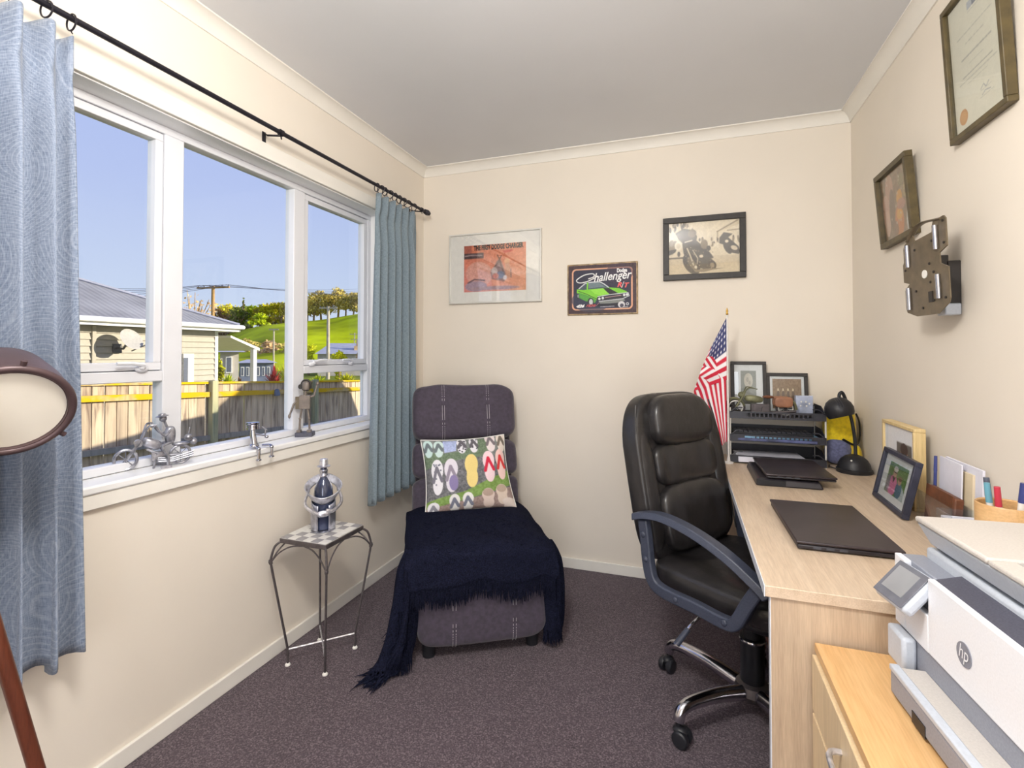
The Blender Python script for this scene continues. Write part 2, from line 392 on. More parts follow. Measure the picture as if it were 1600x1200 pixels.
def thing(name, label, cat, loc=(0, 0, 0), rz=0.0, group=None, rot=None):
    o = bpy.data.objects.new(name, None); col.objects.link(o); o.empty_display_size = 0.05
    o.location = loc; o.rotation_euler = rot if rot else (0, 0, rz)
    return tag(o, label, cat, group)
def struct(o, label=None):
    o['kind'] = 'structure'
    if label: o['label'] = label
    return o
def RX(a): return Matrix.Rotation(a, 4, 'X')
def RY(a): return Matrix.Rotation(a, 4, 'Y')
def RZ(a): return Matrix.Rotation(a, 4, 'Z')
def T(*p): return Matrix.Translation(Vector(p))
# ---- colour canvases: drawn with numpy, carried by a fine grid of coloured vertices
class Canvas:
    def __init__(s, w, h, c, ss=2):
        s.ss = ss; s.w = w; s.h = h
        s.a = np.zeros((h*ss, w*ss, 3)); s.a[:] = c
        yy, xx = np.mgrid[0:h*ss, 0:w*ss]
        s.x = (xx+0.5)/(w*ss); s.y = (yy+0.5)/(h*ss)     # 0..1, y down
    def put(s, mask, c, al=1.0):
        if callable(c): s.a[mask] = s.a[mask]*(1-al)+c(s.x[mask], s.y[mask])*al
        else: s.a[mask] = s.a[mask]*(1-al)+np.array(c, float)*al
    def ell(s, cx, cy, rx, ry, c, ang=0, al=1.0):
        k = s.w/s.h; dx = (s.x-cx)*k; dy = s.y-cy
        ca, sa = math.cos(ang), math.sin(ang)
        X = dx*ca+dy*sa; Y = -dx*sa+dy*ca
        s.put((X/(rx*k))**2+(Y/ry)**2 <= 1, c, al)
    def poly(s, pts, c, al=1.0):
        ins = np.zeros(s.x.shape, bool); n = len(pts)
        for i in range(n):
            x0, y0 = pts[i]; x1, y1 = pts[(i+1) % n]
            if y0 == y1: continue
            cnd = ((y0 > s.y) != (y1 > s.y)) & (s.x < (x1-x0)*(s.y-y0)/(y1-y0)+x0)
            ins ^= cnd
        s.put(ins, c, al)
    def rect(s, x0, y0, x1, y1, c, al=1.0): s.put((s.x >= x0) & (s.x < x1) & (s.y >= y0) & (s.y < y1), c, al)
    def line(s, pts, wd, c, al=1.0):
        k = s.w/s.h; m = np.zeros(s.x.shape, bool)
        for (x0, y0), (x1, y1) in zip(pts[:-1], pts[1:]):
            ax, ay = (x1-x0)*k, y1-y0; L = ax*ax+ay*ay+1e-12
            t = np.clip((((s.x-x0)*k)*ax+(s.y-y0)*ay)/L, 0, 1)
            m |= ((s.x-x0)*k-t*ax)**2+(s.y-y0-t*ay)**2 <= wd*wd
        s.put(m, c, al)
    def noise(s, amt, cell=6):
        h, w = s.a.shape[:2]
        r = np.random.rand(h//cell+2, w//cell+2)
        yy = np.arange(h)/cell; xx = np.arange(w)/cell
        y0 = yy.astype(int); x0 = xx.astype(int); fy = (yy-y0)[:, None]; fx = (xx-x0)[None, :]
        g = (r[y0][:, x0]*(1-fx)+r[y0][:, x0+1]*fx)*(1-fy)+(r[y0+1][:, x0]*(1-fx)+r[y0+1][:, x0+1]*fx)*fy
        s.a += ((g-0.5)*2*amt)[:, :, None]
    def blur(s, r):
        for ax_b in (0, 1):
            acc = np.zeros_like(s.a)
            for k in range(-r, r+1): acc += np.roll(s.a, k, ax_b) if abs(k) == 0 else np.take(s.a, np.clip(np.arange(s.a.shape[ax_b])+k, 0, s.a.shape[ax_b]-1), ax_b)
            s.a = acc/(2*r+1)
    def final(s):
        a = np.clip(s.a, 0, 255)/255.0
        a = np.where(a <= 0.04045, a/12.92, ((a+0.055)/1.055)**2.4)
        return a.reshape(s.h, s.ss, s.w, s.ss, 3).mean((1, 3))
def canvas_mesh(name, cv, fn, m, parent, thick=0.0):
    """fn(u, v) -> point, u to the right, v down, both 0..1 on the canvas"""
    a = cv.final(); h, w = a.shape[:2]
    vs = [fn(i/(w-1), j/(h-1)) for j in range(h) for i in range(w)]
    idx = np.arange(h*w).reshape(h, w)
    fs = np.stack([idx[:-1, :-1], idx[1:, :-1], idx[1:, 1:], idx[:-1, 1:]], -1).reshape(-1, 4)
    me = bpy.data.meshes.new(name); me.from_pydata([tuple(p) for p in vs], [], fs.tolist())
    ca = me.color_attributes.new('Col', 'FLOAT_COLOR', 'POINT')
    ca.data.foreach_set('color', np.concatenate([a.reshape(-1, 3), np.ones((h*w, 1))], 1).astype(np.float32).ravel())
    me.materials.append(MATS[m]); me.polygons.foreach_set('use_smooth', [True]*len(me.polygons))
    o = bpy.data.objects.new(name, me); col.objects.link(o); o.parent = parent
    if thick:
        md = o.modifiers.new('solid', 'SOLIDIFY'); md.thickness = thick; md.offset = 0
    return o
def text_mesh(name, s, size, fn, m, parent, shear=0.0, bold=0.0, width=None, depth=0.0006):
    """flat lettering; fn(x, y) maps text plane (metres, y up) to a point; centred"""
    cu = bpy.data.curves.new('lettering', 'FONT'); cu.body = s; cu.size = size; cu.shear = shear; cu.offset = bold
    cu.align_x = 'CENTER'; cu.align_y = 'CENTER'; cu.resolution_u = 3; cu.extrude = 0.0
    to = bpy.data.objects.new('lettering', cu); col.objects.link(to)
    dg = bpy.context.evaluated_depsgraph_get(); ev = to.evaluated_get(dg); me0 = ev.to_mesh()
    P = [tuple(v.co) for v in me0.vertices]; F = [tuple(p.vertices) for p in me0.polygons]
    ev.to_mesh_clear(); bpy.data.objects.remove(to); bpy.data.curves.remove(cu)
    xs = [p[0] for p in P]; k = 1.0
    if width and max(xs) > min(xs): k = width/(max(xs)-min(xs))
    me = bpy.data.meshes.new(name); me.from_pydata([tuple(fn(p[0]*k, p[1])) for p in P], [], F); me.materials.append(MATS[m])
    o = bpy.data.objects.new(name, me); col.objects.link(o); o.parent = parent
    return o

# ------------------------------------------------------------------ the room
XL, YB, XR, YF, HC = -1.58, 2.82, 0.77, -1.35, 2.40
WY0, WY1, WZ0, WZ1 = 0.68, 2.375, 0.853, 1.998      # window opening
struct(MB().box(XL-0.15, XR+0.12, YF-0.1, YB+0.1, -0.06, 0.0).build('floor', 'carpet', smooth=False))
struct(MB().box(XL-0.15, XR+0.12, YF-0.1, YB+0.1, HC, HC+0.08).build('ceiling', 'ceiling_paint', smooth=False))
w = MB()
w.box(XL-0.12, XL, YF-0.1, YB+0.1, 0, WZ0-0.03); w.box(XL-0.12, XL, YF-0.1, YB+0.1, WZ1, HC)
w.box(XL-0.12, XL, YF-0.1, WY0, WZ0-0.03, WZ1); w.box(XL-0.12, XL, WY1, YB+0.1, WZ0-0.03, WZ1)
struct(w.build('wall_left', 'wall_paint', smooth=False))
struct(MB().box(XL, XR+0.12, YB, YB+0.1, 0, HC).build('wall_back', 'wall_paint', smooth=False))
struct(MB().box(XR, XR+0.12, YF-0.1, YB, 0, HC).build('wall_right', 'wall_paint', smooth=False))
w = MB(); w.box(XL, -0.10, YF-0.1, YF, 0, HC); w.box(0.66, XR, YF-0.1, YF, 0, HC); w.box(-0.10, 0.66, YF-0.1, YF, 2.02, HC)   # unseen doorway, where the added rear fill comes in
struct(w.build('wall_front', 'wall_paint', smooth=False))
cov = [(0, -0.05), (0.006, -0.05), (0.008, -0.042), (0.018, -0.024), (0.032, -0.011), (0.046, -0.006), (0.052, -0.006), (0.052, 0), (0, 0)]
struct(MB().prism([(XL+a, HC+b_) for a, b_ in cov], YF, YB, 'XZ').build('trim_1', 'trim_white'))
struct(MB().prism([(XR-a, HC+b_) for a, b_ in cov], YF, YB, 'XZ').build('trim_2', 'trim_white'))
struct(MB().prism([(YB-a, HC+b_) for a, b_ in cov], XL, XR, 'YZ').build('trim_3', 'trim_white'))
struct(MB().box(XL, XL+0.012, YF, YB, 0, 0.058).build('baseboard_left', 'trim_white', bevel=0.003))
struct(MB().box(XL+0.012, XR-0.012, YB-0.012, YB, 0, 0.058).build('baseboard_back', 'trim_white', bevel=0.003))
struct(MB().box(XR-0.012, XR, YF, YB, 0, 0.058).build('baseboard_right', 'trim_white', bevel=0.003))

# ---- window: sill, architrave, aluminium frame, two opening sashes, five panes, stays
win = thing('window_1', None, None, (XL, 1.53, WZ0)); win['kind'] = 'structure'
win['label'] = 'wide white aluminium window of three lights above the sill'
win.matrix_world = T(0, 0, 0); win.location = (0, 0, 0)
FX = -1.662     # inner face of the frame
MB().box(XL-0.085, XL+0.022, WY0-0.05, WY1+0.05, WZ0-0.025, WZ0).build('sill', 'gloss_white', win, bevel=0.006)
MB().box(XL, XL+0.016, WY0-0.05, WY1+0.05, WZ0-0.068, WZ0-0.025).build('sill_apron', 'trim_white', win, bevel=0.003)
MB().box(XL, XL+0.016, WY0-0.06, WY1+0.06, WZ1, WZ1+0.06).build('architrave', 'trim_white', win, bevel=0.003)
for y0, y1 in ((WY0-0.06, WY0), (WY1, WY1+0.06)):
    MB().box(XL, XL+0.016, y0, y1, WZ0, WZ1).build('architrave', 'trim_white', win, bevel=0.003)
MB().box(XL-0.085, XL, WY0, WY1, WZ1-0.004, WZ1).build('reveal', 'gloss_white', win)
for y0, y1 in ((WY0, WY0+0.004), (WY1-0.004, WY1)):
    MB().box(XL-0.085, XL, y0, y1, WZ0, WZ1-0.004).build('reveal', 'gloss_white', win)
M1, M2 = (1.200, 1.268), (1.790, 1.858)
TZ0, TZ1 = 1.130, 1.185
def bar(name, y0, y1, z0, z1, x1=FX, d=0.05, mt='aluminium_white', par=None, bv=0.003):
    return MB().box(x1-d, x1, y0, y1, z0, z1).build(name, mt, par or win, bevel=bv)
fz0, fz1 = WZ0, WZ1-0.004
bar('frame_head', WY0, WY1, 1.968, fz1); bar('frame_bottom', WY0, WY1, fz0, fz0+0.027)
bar('frame_jamb', WY0, WY0+0.03, fz0+0.027, 1.968); bar('frame_jamb', WY1-0.03, WY1, fz0+0.027, 1.968)
bar('mullion', *M1, fz0+0.027, 1.968); bar('mullion', *M2, fz0+0.027, 1.968)
bar('transom', WY0+0.03, M1[0], TZ0, TZ1-0.02); bar('transom', M2[1], WY1-0.03, TZ0, TZ1-0.02)
def pane(y0, y1, z0, z1, x, par):
    return MB().box(x-0.004, x, y0, y1, z0, z1).build('pane', 'window_glass', par, smooth=False)
pane(M1[1], M2[0], fz0+0.027, 1.968, FX-0.028, win)
pane(WY0+0.03, M1[0], fz0+0.027, TZ0, FX-0.028, win)
pane(M2[1], WY1-0.03, fz0+0.027, TZ0, FX-0.028, win)
for (y0, y1) in ((WY0+0.03, M1[0]), (M2[1], WY1-0.03)):
    s = MB(); sxx = FX-0.006
    g = 0.0025
    s.box(sxx-0.04, sxx, y0+g, y1-g, 1.940, 1.966); s.box(sxx-0.04, sxx, y0+g, y1-g, TZ1-0.02+g, TZ1+0.008)
    s.box(sxx-0.04, sxx, y0+g, y0+0.028, TZ1+0.008, 1.940); s.box(sxx-0.04, sxx, y1-0.028, y1-g, TZ1+0.008, 1.940)
    so = s.build('sash', 'aluminium_white', win, bevel=0.002)
    pane(y0+0.028, y1-0.028, TZ1+0.008, 1.940, sxx-0.02, so)
    MB().box(sxx-0.03, sxx-0.012, y0, y1, TZ1-0.022, TZ1-0.016).build('seal', 'seal_dark', so)
def stay(y, flip):
    k = -1 if flip else 1
    s = MB(); x = FX+0.004
    s.ell((x, y, TZ1-0.012), (0.010, 0.022, 0.012), 14, 8)
    s.ell((x+0.008, y-0.004*k, TZ1-0.006), (0.008, 0.012, 0.010), 12, 8)
    s.tube([(x+0.012, y, TZ1), (x+0.018, y-0.04*k, TZ1+0.006), (x+0.016, y-0.085*k, TZ1+0.006)], [0.007, 0.006, 0.005], 8)
    return s.build('latch', 'aluminium_white', win)
stay(1.128, False); stay(1.905, True); stay(2.195, False)

# ---- curtain rod, rings, curtains
ROX, ROZ = -1.492, 2.088
rod = thing('curtain_rod', 'black metal curtain rod above the window with ribbed end knob', 'curtain rod', (ROX, 1.6, ROZ))
rl = lambda y: (0, y-1.6, 0)
MB().cyl(rl(0.25), rl(2.69), 0.0085, n=12).build('pole', 'rod_metal', rod)
f_ = MB(T(*rl(2.675)) @ RX(-PI/2)); f_.lathe([(0.010, 0), (0.0145, 0.003), (0.0145, 0.012), (0.011, 0.015), (0.0165, 0.019), (0.0175, 0.028), (0.0165, 0.040), (0.011, 0.045), (0.0135, 0.048), (0.012, 0.055), (0.004, 0.058)], 16)
f_.build('finial', 'rod_metal', rod)
for by in (1.535, 2.64):
    bk = MB(); dy = by-1.6
    bk.tube([(XL-ROX+0.0, dy, -0.032), (XL-ROX+0.003, dy, 0.012), (XL-ROX+0.02, dy, 0.0), (-0.012, dy, -0.010), (0, dy, -0.012)], 0.004, 6)
    bk.box(XL-ROX, XL-ROX+0.004, dy-0.008, dy+0.008, -0.04, 0.016)
    bk.lathe([(0.009, -0.008), (0.0125, -0.008), (0.0125, 0.008), (0.009, 0.008)], 14, (0, 0, 0), T(0, dy, 0) @ RX(PI/2))
    bk.cyl((0, dy, -0.012), (0.002, dy, -0.026), 0.0028, n=8)
    bk.build('bracket', 'rod_metal', rod)
def ring_at(par, y, tilt=0.25):
    t_ = MB(T(0, y-1.6, -0.011) @ RZ(tilt))
    t_.tube([(0.021*math.cos(a), 0, 0.021*math.sin(a)) for a in [2*PI*i/20 for i in range(20)]], 0.0024, 6, closed=True)
    t_.tube([(0, 0, -0.020), (0, 0.001, -0.026), (0.002, 0.002, -0.029)], 0.0016, 6)
    return t_.build('ring', 'rod_metal', par)
def curtain(name, label, m, y_top, y_bot, folds, z0, seed, xoff, amp, lean=0.0, edge=None, bulge=0.0):
    """pleated sheet; y_top/y_bot = (start, end)"""
    rnd = random.Random(seed); root = thing(name, label, 'curtain', (ROX, (y_top[0]+y_top[1])/2, z0))
    ph = [rnd.uniform(-0.5, 0.5) for _ in range(folds+2)]; am = [rnd.uniform(0.75, 1.25) for _ in range(folds+2)]
    NU, NV = folds*16, 60; ztop = ROZ-0.052
    uvs = []
    def fn(u, v):
        z = ztop+(z0-ztop)*v
        t_ = v**0.8
        y = (y_top[0]+(y_top[1]-y_top[0])*u)*(1-t_)+(y_bot[0]+(y_bot[1]-y_bot[0])*u)*t_
        k = u*folds; i = int(min(k, folds-1e-6)); f = k-i
        a = am[i]*(1-f)+am[i+1]*f
        pinch = min(1.0, abs(v-0.06)/0.10) if v > 0.06 else 0.55+0.45*(0.06-v)/0.06
        A = amp*a*(0.45+0.55*pinch)*(0.85+0.35*v)
        p_ = ph[i]*(1-f)+ph[i+1]*f
        s_ = math.sin(2*PI*k+p_*(0.3+v))
        x = xoff*(0.6+0.4*v)+A*(abs(s_)**0.75*math.copysign(1, s_))+bulge*math.sin(PI*v)*u+lean*v
        y += 0.35*A*math.cos(2*PI*k*1.0+p_)*(0.4+0.6*v)
        dz = 0.012*math.sin(2*PI*k+1.0)*v+ (0.010*math.sin(2*PI*k+0.6) if v < 0.001 else 0)
        if edge: x, y = edge(u, v, x, y)
        uvs.append((u*(y_top[1]-y_top[0])*2.4+0.13*seed, -v*(ztop-z0)))
        return Vector((x, y-(y_top[0]+y_top[1])/2, z+dz-z0))
    o = MB().grid(fn, NU, NV)
    o.build('cloth', m, root, thick=0.004, uv=uvs, ang=180)
    # heading tape ridge and hooks are on the rings
    return root
cl = curtain('curtain', 'blue-grey patterned curtain at the left end of the window, beside the floor lamp', 'curtain_patterned', (0.36, 0.825), (0.33, 0.842), 7, 0.45, 3, 0.0, 0.036, lean=0.015)
cr = curtain('curtain', 'plain blue-grey curtain gathered beside the recliner in the corner', 'curtain_plain', (2.165, 2.575), (2.115, 2.60), 6, 0.465, 5, 0.0, 0.026)
rings = []
for y in (0.46, 0.54, 0.62, 0.70, 0.775, 0.828, 2.178, 2.215, 2.25, 2.30, 2.345, 2.39, 2.435, 2.48, 2.55):
    ring_at(rod, y, random.uniform(-0.4, 0.5))

# ------------------------------------------------------------------ outdoors
struct(tag(MB().box(-320, XL-0.13, -60, 320, -1.5, -1.35).build('ground', 'lawn', smooth=False), None, None))
caster_outline = [(3.9, 1.28), (6.42, 1.67), (6.82, 1.72), (7.72, 1.87), (8.11, 1.9), (8.44, 1.98), (8.82, 2.21), (9.07, 2.36), (9.6, 2.9), (10.2, 3.2), (10.9, 2.9), (11.28, 2.24), (11.6, 1.97), (11.86, 1.54), (11.9, -1.35), (3.9, -1.35)]
struct(MB().prism(caster_outline, -2.0, 2.5, 'YZ').build('fence_shadow_caster', 'caster_pale', smooth=False))  # unseen block, outline shaped to throw the shadow on the fence
# fence of palings on posts and rails, falling away with the ground
FNX = -7.0
def ftop(y): return 0.861-0.0432*(y-4.03)
fence = thing('paling_fence', 'weathered timber paling fence with lichen-yellow top rail outside the window', 'fence', (FNX, 7.0, -1.35))
fl = lambda x, y, z: (x-FNX, y-7.0, z+1.35)
def fbar(name, y0, y1, off0, off1, x0, x1, m):
    vs = []
    for y in (y0, y1):
        for (x, o_) in ((x0, off0), (x1, off0), (x1, off1), (x0, off1)): vs.append(fl(x, y, ftop(y)+o_))
    return MB().add(vs, [(0, 1, 2, 3), (7, 6, 5, 4), (0, 4, 5, 1), (1, 5, 6, 2), (2, 6, 7, 3), (3, 7, 4, 0)]).build(name, m, fence, smooth=False)
pw_ = 0.142; base_me = None; y = 2.6; k = 0
pal = MB().box(0, 0.02, 0, pw_-0.012, 0, 2.0).build('paling', 'paling_wood', fence, smooth=False); pal.location = fl(FNX, y, ftop(y)-2.03)
while y < 12.2:
    y += pw_; k += 1
    o = pal.copy(); col.objects.link(o); o.parent = fence
    o.location = fl(FNX+random.uniform(-0.004, 0.004), y, ftop(y)-2.03+random.uniform(-0.008, 0.004)); o.rotation_euler = (random.uniform(-0.006, 0.006), 0, random.uniform(-0.02, 0.02))
fbar('rail', 2.6, 12.3, -0.232, -0.155, FNX+0.03, FNX+0.08, 'rail_wood'); fbar('rail', 2.6, 12.3, -0.90, -0.825, FNX+0.03, FNX+0.08, 'rail_grey'); fbar('rail', 2.6, 12.3, -1.75, -1.675, FNX+0.03, FNX+0.08, 'rail_grey')
fbar('cap', 2.6, 12.3, -0.032, 0.0, FNX-0.03, FNX+0.06, 'rail_wood')
for py_ in (3.45, 5.80, 8.05, 10.3):
    MB().box(*[0.03, 0.12], -0.05, 0.05, 0, 1.35+ftop(py_)+0.02, T(*fl(FNX, py_, -1.35))).build('post', 'post_wood', fence, smooth=False)
pl_ = MB(T(*fl(FNX+0.085, 7.05, ftop(7.05)-0.19))); pl_.cyl((0, 0, 0), (0.03, 0, 0), 0.05, n=12); pl_.box(0.0, 0.04, -0.05, 0.05, -0.07, -0.01); pl_.build('tap_box', 'far_blue', fence)
# neighbouring weatherboard house
NX, NY, NZ = -12.0, 10.12, 1.84
nb = thing('weatherboard_house', 'cream weatherboard house with grey iron hip roof beyond the fence', 'house', (NX, NY, -1.35))
hl = lambda x, y, z: (x-NX, y-NY, z+1.35)
MB().box(-7, -0.03, -9.9, 0.0, 0, NZ+1.35).build('wall', 'weatherboard', nb, smooth=False)
bh = 0.145; z = -0.5; bd0 = None
while z < NZ-0.02:
    if bd0 is None:
        bd0 = MB().add([(-0.03, -9.9, 0), (0.034, -9.9, 0), (0.0, -9.9, bh), (-0.03, -9.9, bh), (-0.03, 0, 0), (0.034, 0, 0), (0.0, 0, bh), (-0.03, 0, bh)],
             [(0, 1, 2, 3), (7, 6, 5, 4), (0, 4, 5, 1), (1, 5, 6, 2), (2, 6, 7, 3), (3, 7, 4, 0)]).build('board', 'weatherboard', nb, smooth=False)
        bd0.location = (0, 0, z+1.35)
    else:
        o = bd0.copy(); col.objects.link(o); o.parent = nb; o.location = (0, 0, z+1.35)
    z += bh
MB().box(-0.05, 0.035, -0.06, 0.03, 0, NZ+1.35).build('corner_board', 'house_trim', nb)
MB().box(-0.02, 0.06, -3.02, -2.95, 1.0, NZ+1.35-0.02).build('corner_board', 'weatherboard', nb)
EX, EY, EZ = NX+0.42, NY+0.36, 1.99
MB().box(0.0, 0.42, -10.0, 0.36, NZ+1.35, NZ+1.35+0.02).build('soffit', 'house_trim', nb)
MB().box(-3.0, 0.0, 0.0, 0.36, NZ+1.35, NZ+1.35+0.02).build('soffit', 'house_trim', nb)
MB().box(0.40, 0.43, -10.0, 0.37, NZ+1.35-0.02, NZ+1.35+0.10).build('fascia', 'house_trim', nb)
MB().box(-3.0, 0.43, 0.35, 0.38, NZ+1.35-0.02, NZ+1.35+0.10).build('fascia', 'house_trim', nb)
gt = MB(); gt.tube([(0.49, -10, NZ+1.35+0.10), (0.49, 0.42, NZ+1.35+0.10), (-3, 0.42, NZ+1.35+0.10)], 0.06, 8); gt.build('gutter', 'house_trim', nb)
tn = 0.424; S_ = 3.4
rv = [hl(EX, EY, EZ), hl(EX, EY-11, EZ), hl(EX-S_, EY-11+S_, EZ+S_*tn), hl(EX-S_, EY-S_, EZ+S_*tn), hl(EX-2*S_, EY, EZ), hl(EX-2*S_, EY-11, EZ)]
MB().add(rv, [(0, 1, 2, 3), (0, 3, 4), (4, 3, 2, 5), (1, 5, 2), (0, 4, 5, 1)]).build('roof', 'iron_roof', nb, smooth=False)
hp_ = MB(); hp_.tube([hl(EX, EY, EZ+0.02), hl(EX-S_, EY-S_, EZ+S_*tn+0.02), hl(EX-S_, EY-11+S_, EZ+S_*tn+0.02)], 0.05, 6); hp_.build('ridge_cap', 'far_roof', nb)
wd = MB(); wd.box(0.0, 0.07, -0.98, -0.70, 1.80, 2.57); wdo = wd.build('window', 'house_trim', nb)
MB().box(0.068, 0.075, -0.98, -0.86, 1.80, 2.47).build('pane', 'far_window', wdo, smooth=False)
# veranda
va = thing('veranda', 'small lean-to veranda with white post beside the cream house', 'veranda', (NX, NY+0.05, -1.35))
MB().add([(0.05, 0.36, 3.02), (0.05, 1.36, 2.66), (-3, 1.36, 2.66), (-3, 0.36, 3.02), (0.05, 0.36, 3.08), (0.05, 1.36, 2.74), (-3, 1.36, 2.74), (-3, 0.36, 3.08)],
         [(3, 2, 1, 0), (4, 5, 6, 7), (0, 1, 5, 4), (1, 2, 6, 5), (2, 3, 7, 6), (3, 0, 4, 7)]).build('roof', 'house_trim', va, smooth=False)
MB().box(-0.07, 0.05, 1.14, 1.26, 0, 2.70).build('post', 'house_trim', va)
# satellite dish
dsh = thing('satellite_dish', 'grey satellite dish fixed to the cream house wall', 'dish', (NX+0.04, 7.58, 1.36))
dM = T(0.42, 0.02, 0.16) @ RZ(0.15) @ RY(math.radians(62))
d_ = MB(dM); d_.lathe([(0.001, 0.0), (0.10, 0.006), (0.18, 0.02), (0.245, 0.042), (0.255, 0.05), (0.245, 0.052), (0.17, 0.03), (0.09, 0.014), (0.001, 0.008)], 28); d_.build('reflector', 'dish_grey', dsh)
d_ = MB(); d_.tube([(0.0, 0.02, -0.02), (0.2, 0.02, -0.03), (0.34, 0.02, 0.10)], 0.025, 8); d_.box(-0.02, 0.02, -0.07, 0.11, -0.12, 0.08); d_.build('mount', 'dish_arm', dsh)
d_ = MB(); d_.tube([(0.42, 0.05, -0.08), (0.60, 0.22, 0.05), (0.72, 0.36, 0.14)], 0.014, 6); d_.box(0.68, 0.78, 0.32, 0.46, 0.12, 0.17); d_.build('feed_arm', 'dish_arm', dsh)
# hill
CR = [(150, 560, 210), (250, 552, 200), (330, 532, 185), (360, 522, 175), (400, 514, 165), (455, 505, 158), (500, 501, 152), (530, 497, 150), (575, 491, 146), (640, 483, 145), (760, 480, 145), (900, 495, 150)]
crest = [at(*c) for c in CR]
cs = smoothpath(crest, 5)
def hillf(u, v):
    k = u*(len(cs)-1); i = min(int(k), len(cs)-2); c = cs[i].lerp(cs[i+1], k-i)
    d_h = Vector((c.x, c.y, 0)).normalized()
    if v <= 0.7:
        t_ = v/0.7; foot = d_h*80+Vector((0, 0, -1.42))
        p = foot.lerp(c, t_); p.z = -1.42+(c.z+1.42)*(math.sin(t_*PI/2)**1.2)
        p.z += 0.5*math.sin(c.x*0.11+t_*5)*math.sin(t_*PI)
        return p
    t_ = (v-0.7)/0.3
    return c+d_h*60*t_+Vector((0, 0, -9*t_*t_))
hb = MB().grid(hillf, 70, 24); struct(hb.build('hill', 'grass_hill', ang=180), 'bright green grassy hill behind the houses')
# trees: trunk + foliage of leaf cards
def leaf_blob(mb, c, r, n, size, rnd):
    for _ in range(n):
        d = Vector((rnd.gauss(0, 1), rnd.gauss(0, 1), rnd.gauss(0, 1))).normalized()*(rnd.random()**0.4)
        p = Vector(c)+Vector((d.x*r[0], d.y*r[1], d.z*r[2]))
        a = Vector((rnd.gauss(0, 1), rnd.gauss(0, 1), rnd.gauss(0, 1))).normalized(); b_ = a.orthogonal().normalized()
        s1 = size*rnd.uniform(0.6, 1.3); s2 = s1*rnd.uniform(0.4, 0.8)
        mb.add([p-a*s1, p+b_*s2, p+a*s1, p-b_*s2], [(0, 1, 2, 3)])
ORD = ['first', 'second', 'third', 'fourth', 'fifth', 'sixth', 'seventh', 'eighth', 'ninth', 'tenth', 'eleventh', 'twelfth']
def tree(name, label, px, pyb, pyt, depth, wpx, leaf, seed, kind='round', group=None, dens=1.0):
    rnd = random.Random(seed); b0 = at(px, pyb, depth); top = at(px, pyt, depth); H = (top-b0).length; W = wpx*depth/FPX/2
    b0 = b0-Vector((0, 0, H*0.06))
    if depth < 100: b0.z = -1.37; H = top.z+1.37
    root = thing(name, label, 'tree', b0, rnd.uniform(0, 6), group)
    tr = MB(); th = 0.55 if kind != 'cone' else 0.9
    nb_ = 5 if kind == 'gum' else 3
    tr.tube([(0, 0, 0), (W*0.06, 0, H*0.3), (-W*0.04, W*0.05, H*th)], [H*0.035, H*0.028, H*0.012], 7)
    for k in range(nb_):
        a = rnd.uniform(0, 2*PI); tr.tube([(0, 0, H*rnd.uniform(0.25, 0.4)), (W*0.4*math.cos(a), W*0.4*math.sin(a), H*0.6), (W*0.7*math.cos(a), W*0.7*math.sin(a), H*0.8)], [H*0.015, H*0.01, H*0.004], 5)
    tr.build('trunk', 'trunk', root)
    fo = MB(); sz = max(W, H*0.3)*0.10
    if kind == 'cone':
        for k in range(10):
            t_ = k/9; leaf_blob(fo, (0, 0, H*(0.12+0.85*t_)), (W*(1-t_)+0.05*W, W*(1-t_)+0.05*W, H*0.09), int(90*dens*(1.1-t_)), sz, rnd)
    elif kind == 'bare':
        for k in range(16):
            a = rnd.uniform(0, 2*PI); r_ = W*rnd.uniform(0.2, 0.9); fo.tube([(0, 0, H*rnd.uniform(0.2, 0.5)), (r_*0.6*math.cos(a), r_*0.6*math.sin(a), H*0.7), (r_*math.cos(a), r_*math.sin(a), H*rnd.uniform(0.75, 1.0))], [H*0.01, H*0.006, H*0.003], 4)
            leaf_blob(fo, (r_*math.cos(a), r_*math.sin(a), H*rnd.uniform(0.5, 0.95)), (W*0.3, W*0.3, H*0.12), int(18*dens), sz*0.6, rnd)
    else:
        nb2 = 12 if kind == 'gum' else 11; lo = 0.34 if kind == 'gum' else 0.20
        for k in range(nb2):
            a = rnd.uniform(0, 2*PI); r_ = W*rnd.uniform(0.15, 0.65); zz = H*rnd.uniform(lo, 0.86)
            rr = W*rnd.uniform(0.45, 0.65); leaf_blob(fo, (r_*math.cos(a), r_*math.sin(a), zz), (rr, rr, H*rnd.uniform(0.10, 0.17)), int(110*dens), sz, rnd)
        leaf_blob(fo, (0, 0, H*0.84), (W*0.4, W*0.4, H*0.15), int(80*dens), sz, rnd)
    fo.build('foliage', leaf, root, smooth=False)
    return root
tree('autumn_tree', 'leafless orange-brown tree left of the tall power pole', 303, 500, 452, 62, 62, 'leaf_bare', 1, 'bare', None, 0.7)
tree('conifer', 'narrow dark conifer standing tallest left of the gold trees', 380, 520, 464, 148, 20, 'leaf_dark', 2, 'cone')
spec = [(341, 530, 478, 'leaf_brown'), (358, 526, 470, 'leaf_gold'), (371, 524, 476, 'leaf_dark'), (394, 518, 474, 'leaf_green'), (410, 514, 472, 'leaf_gold'), (425, 512, 470, 'leaf_gum'), (440, 509, 468, 'leaf_gold'), (455, 507, 474, 'leaf_gum')]
for i, (px, b_, t_, lf) in enumerate(spec):
    tree('hill_tree', 'leafy tree on the hillside beyond the grey roof, %s from the left' % ORD[i], px, b_, t_, 146+12*(i % 2), 42, lf, 20+i, 'round', 'trees on the hillside', 1.3)
sp2 = [(468, 505, 462), (480, 504, 464), (490, 503, 457), (502, 502, 454), (514, 501, 460), (528, 499, 450), (540, 497, 458), (552, 495, 457), (564, 494, 460), (578, 492, 456)]
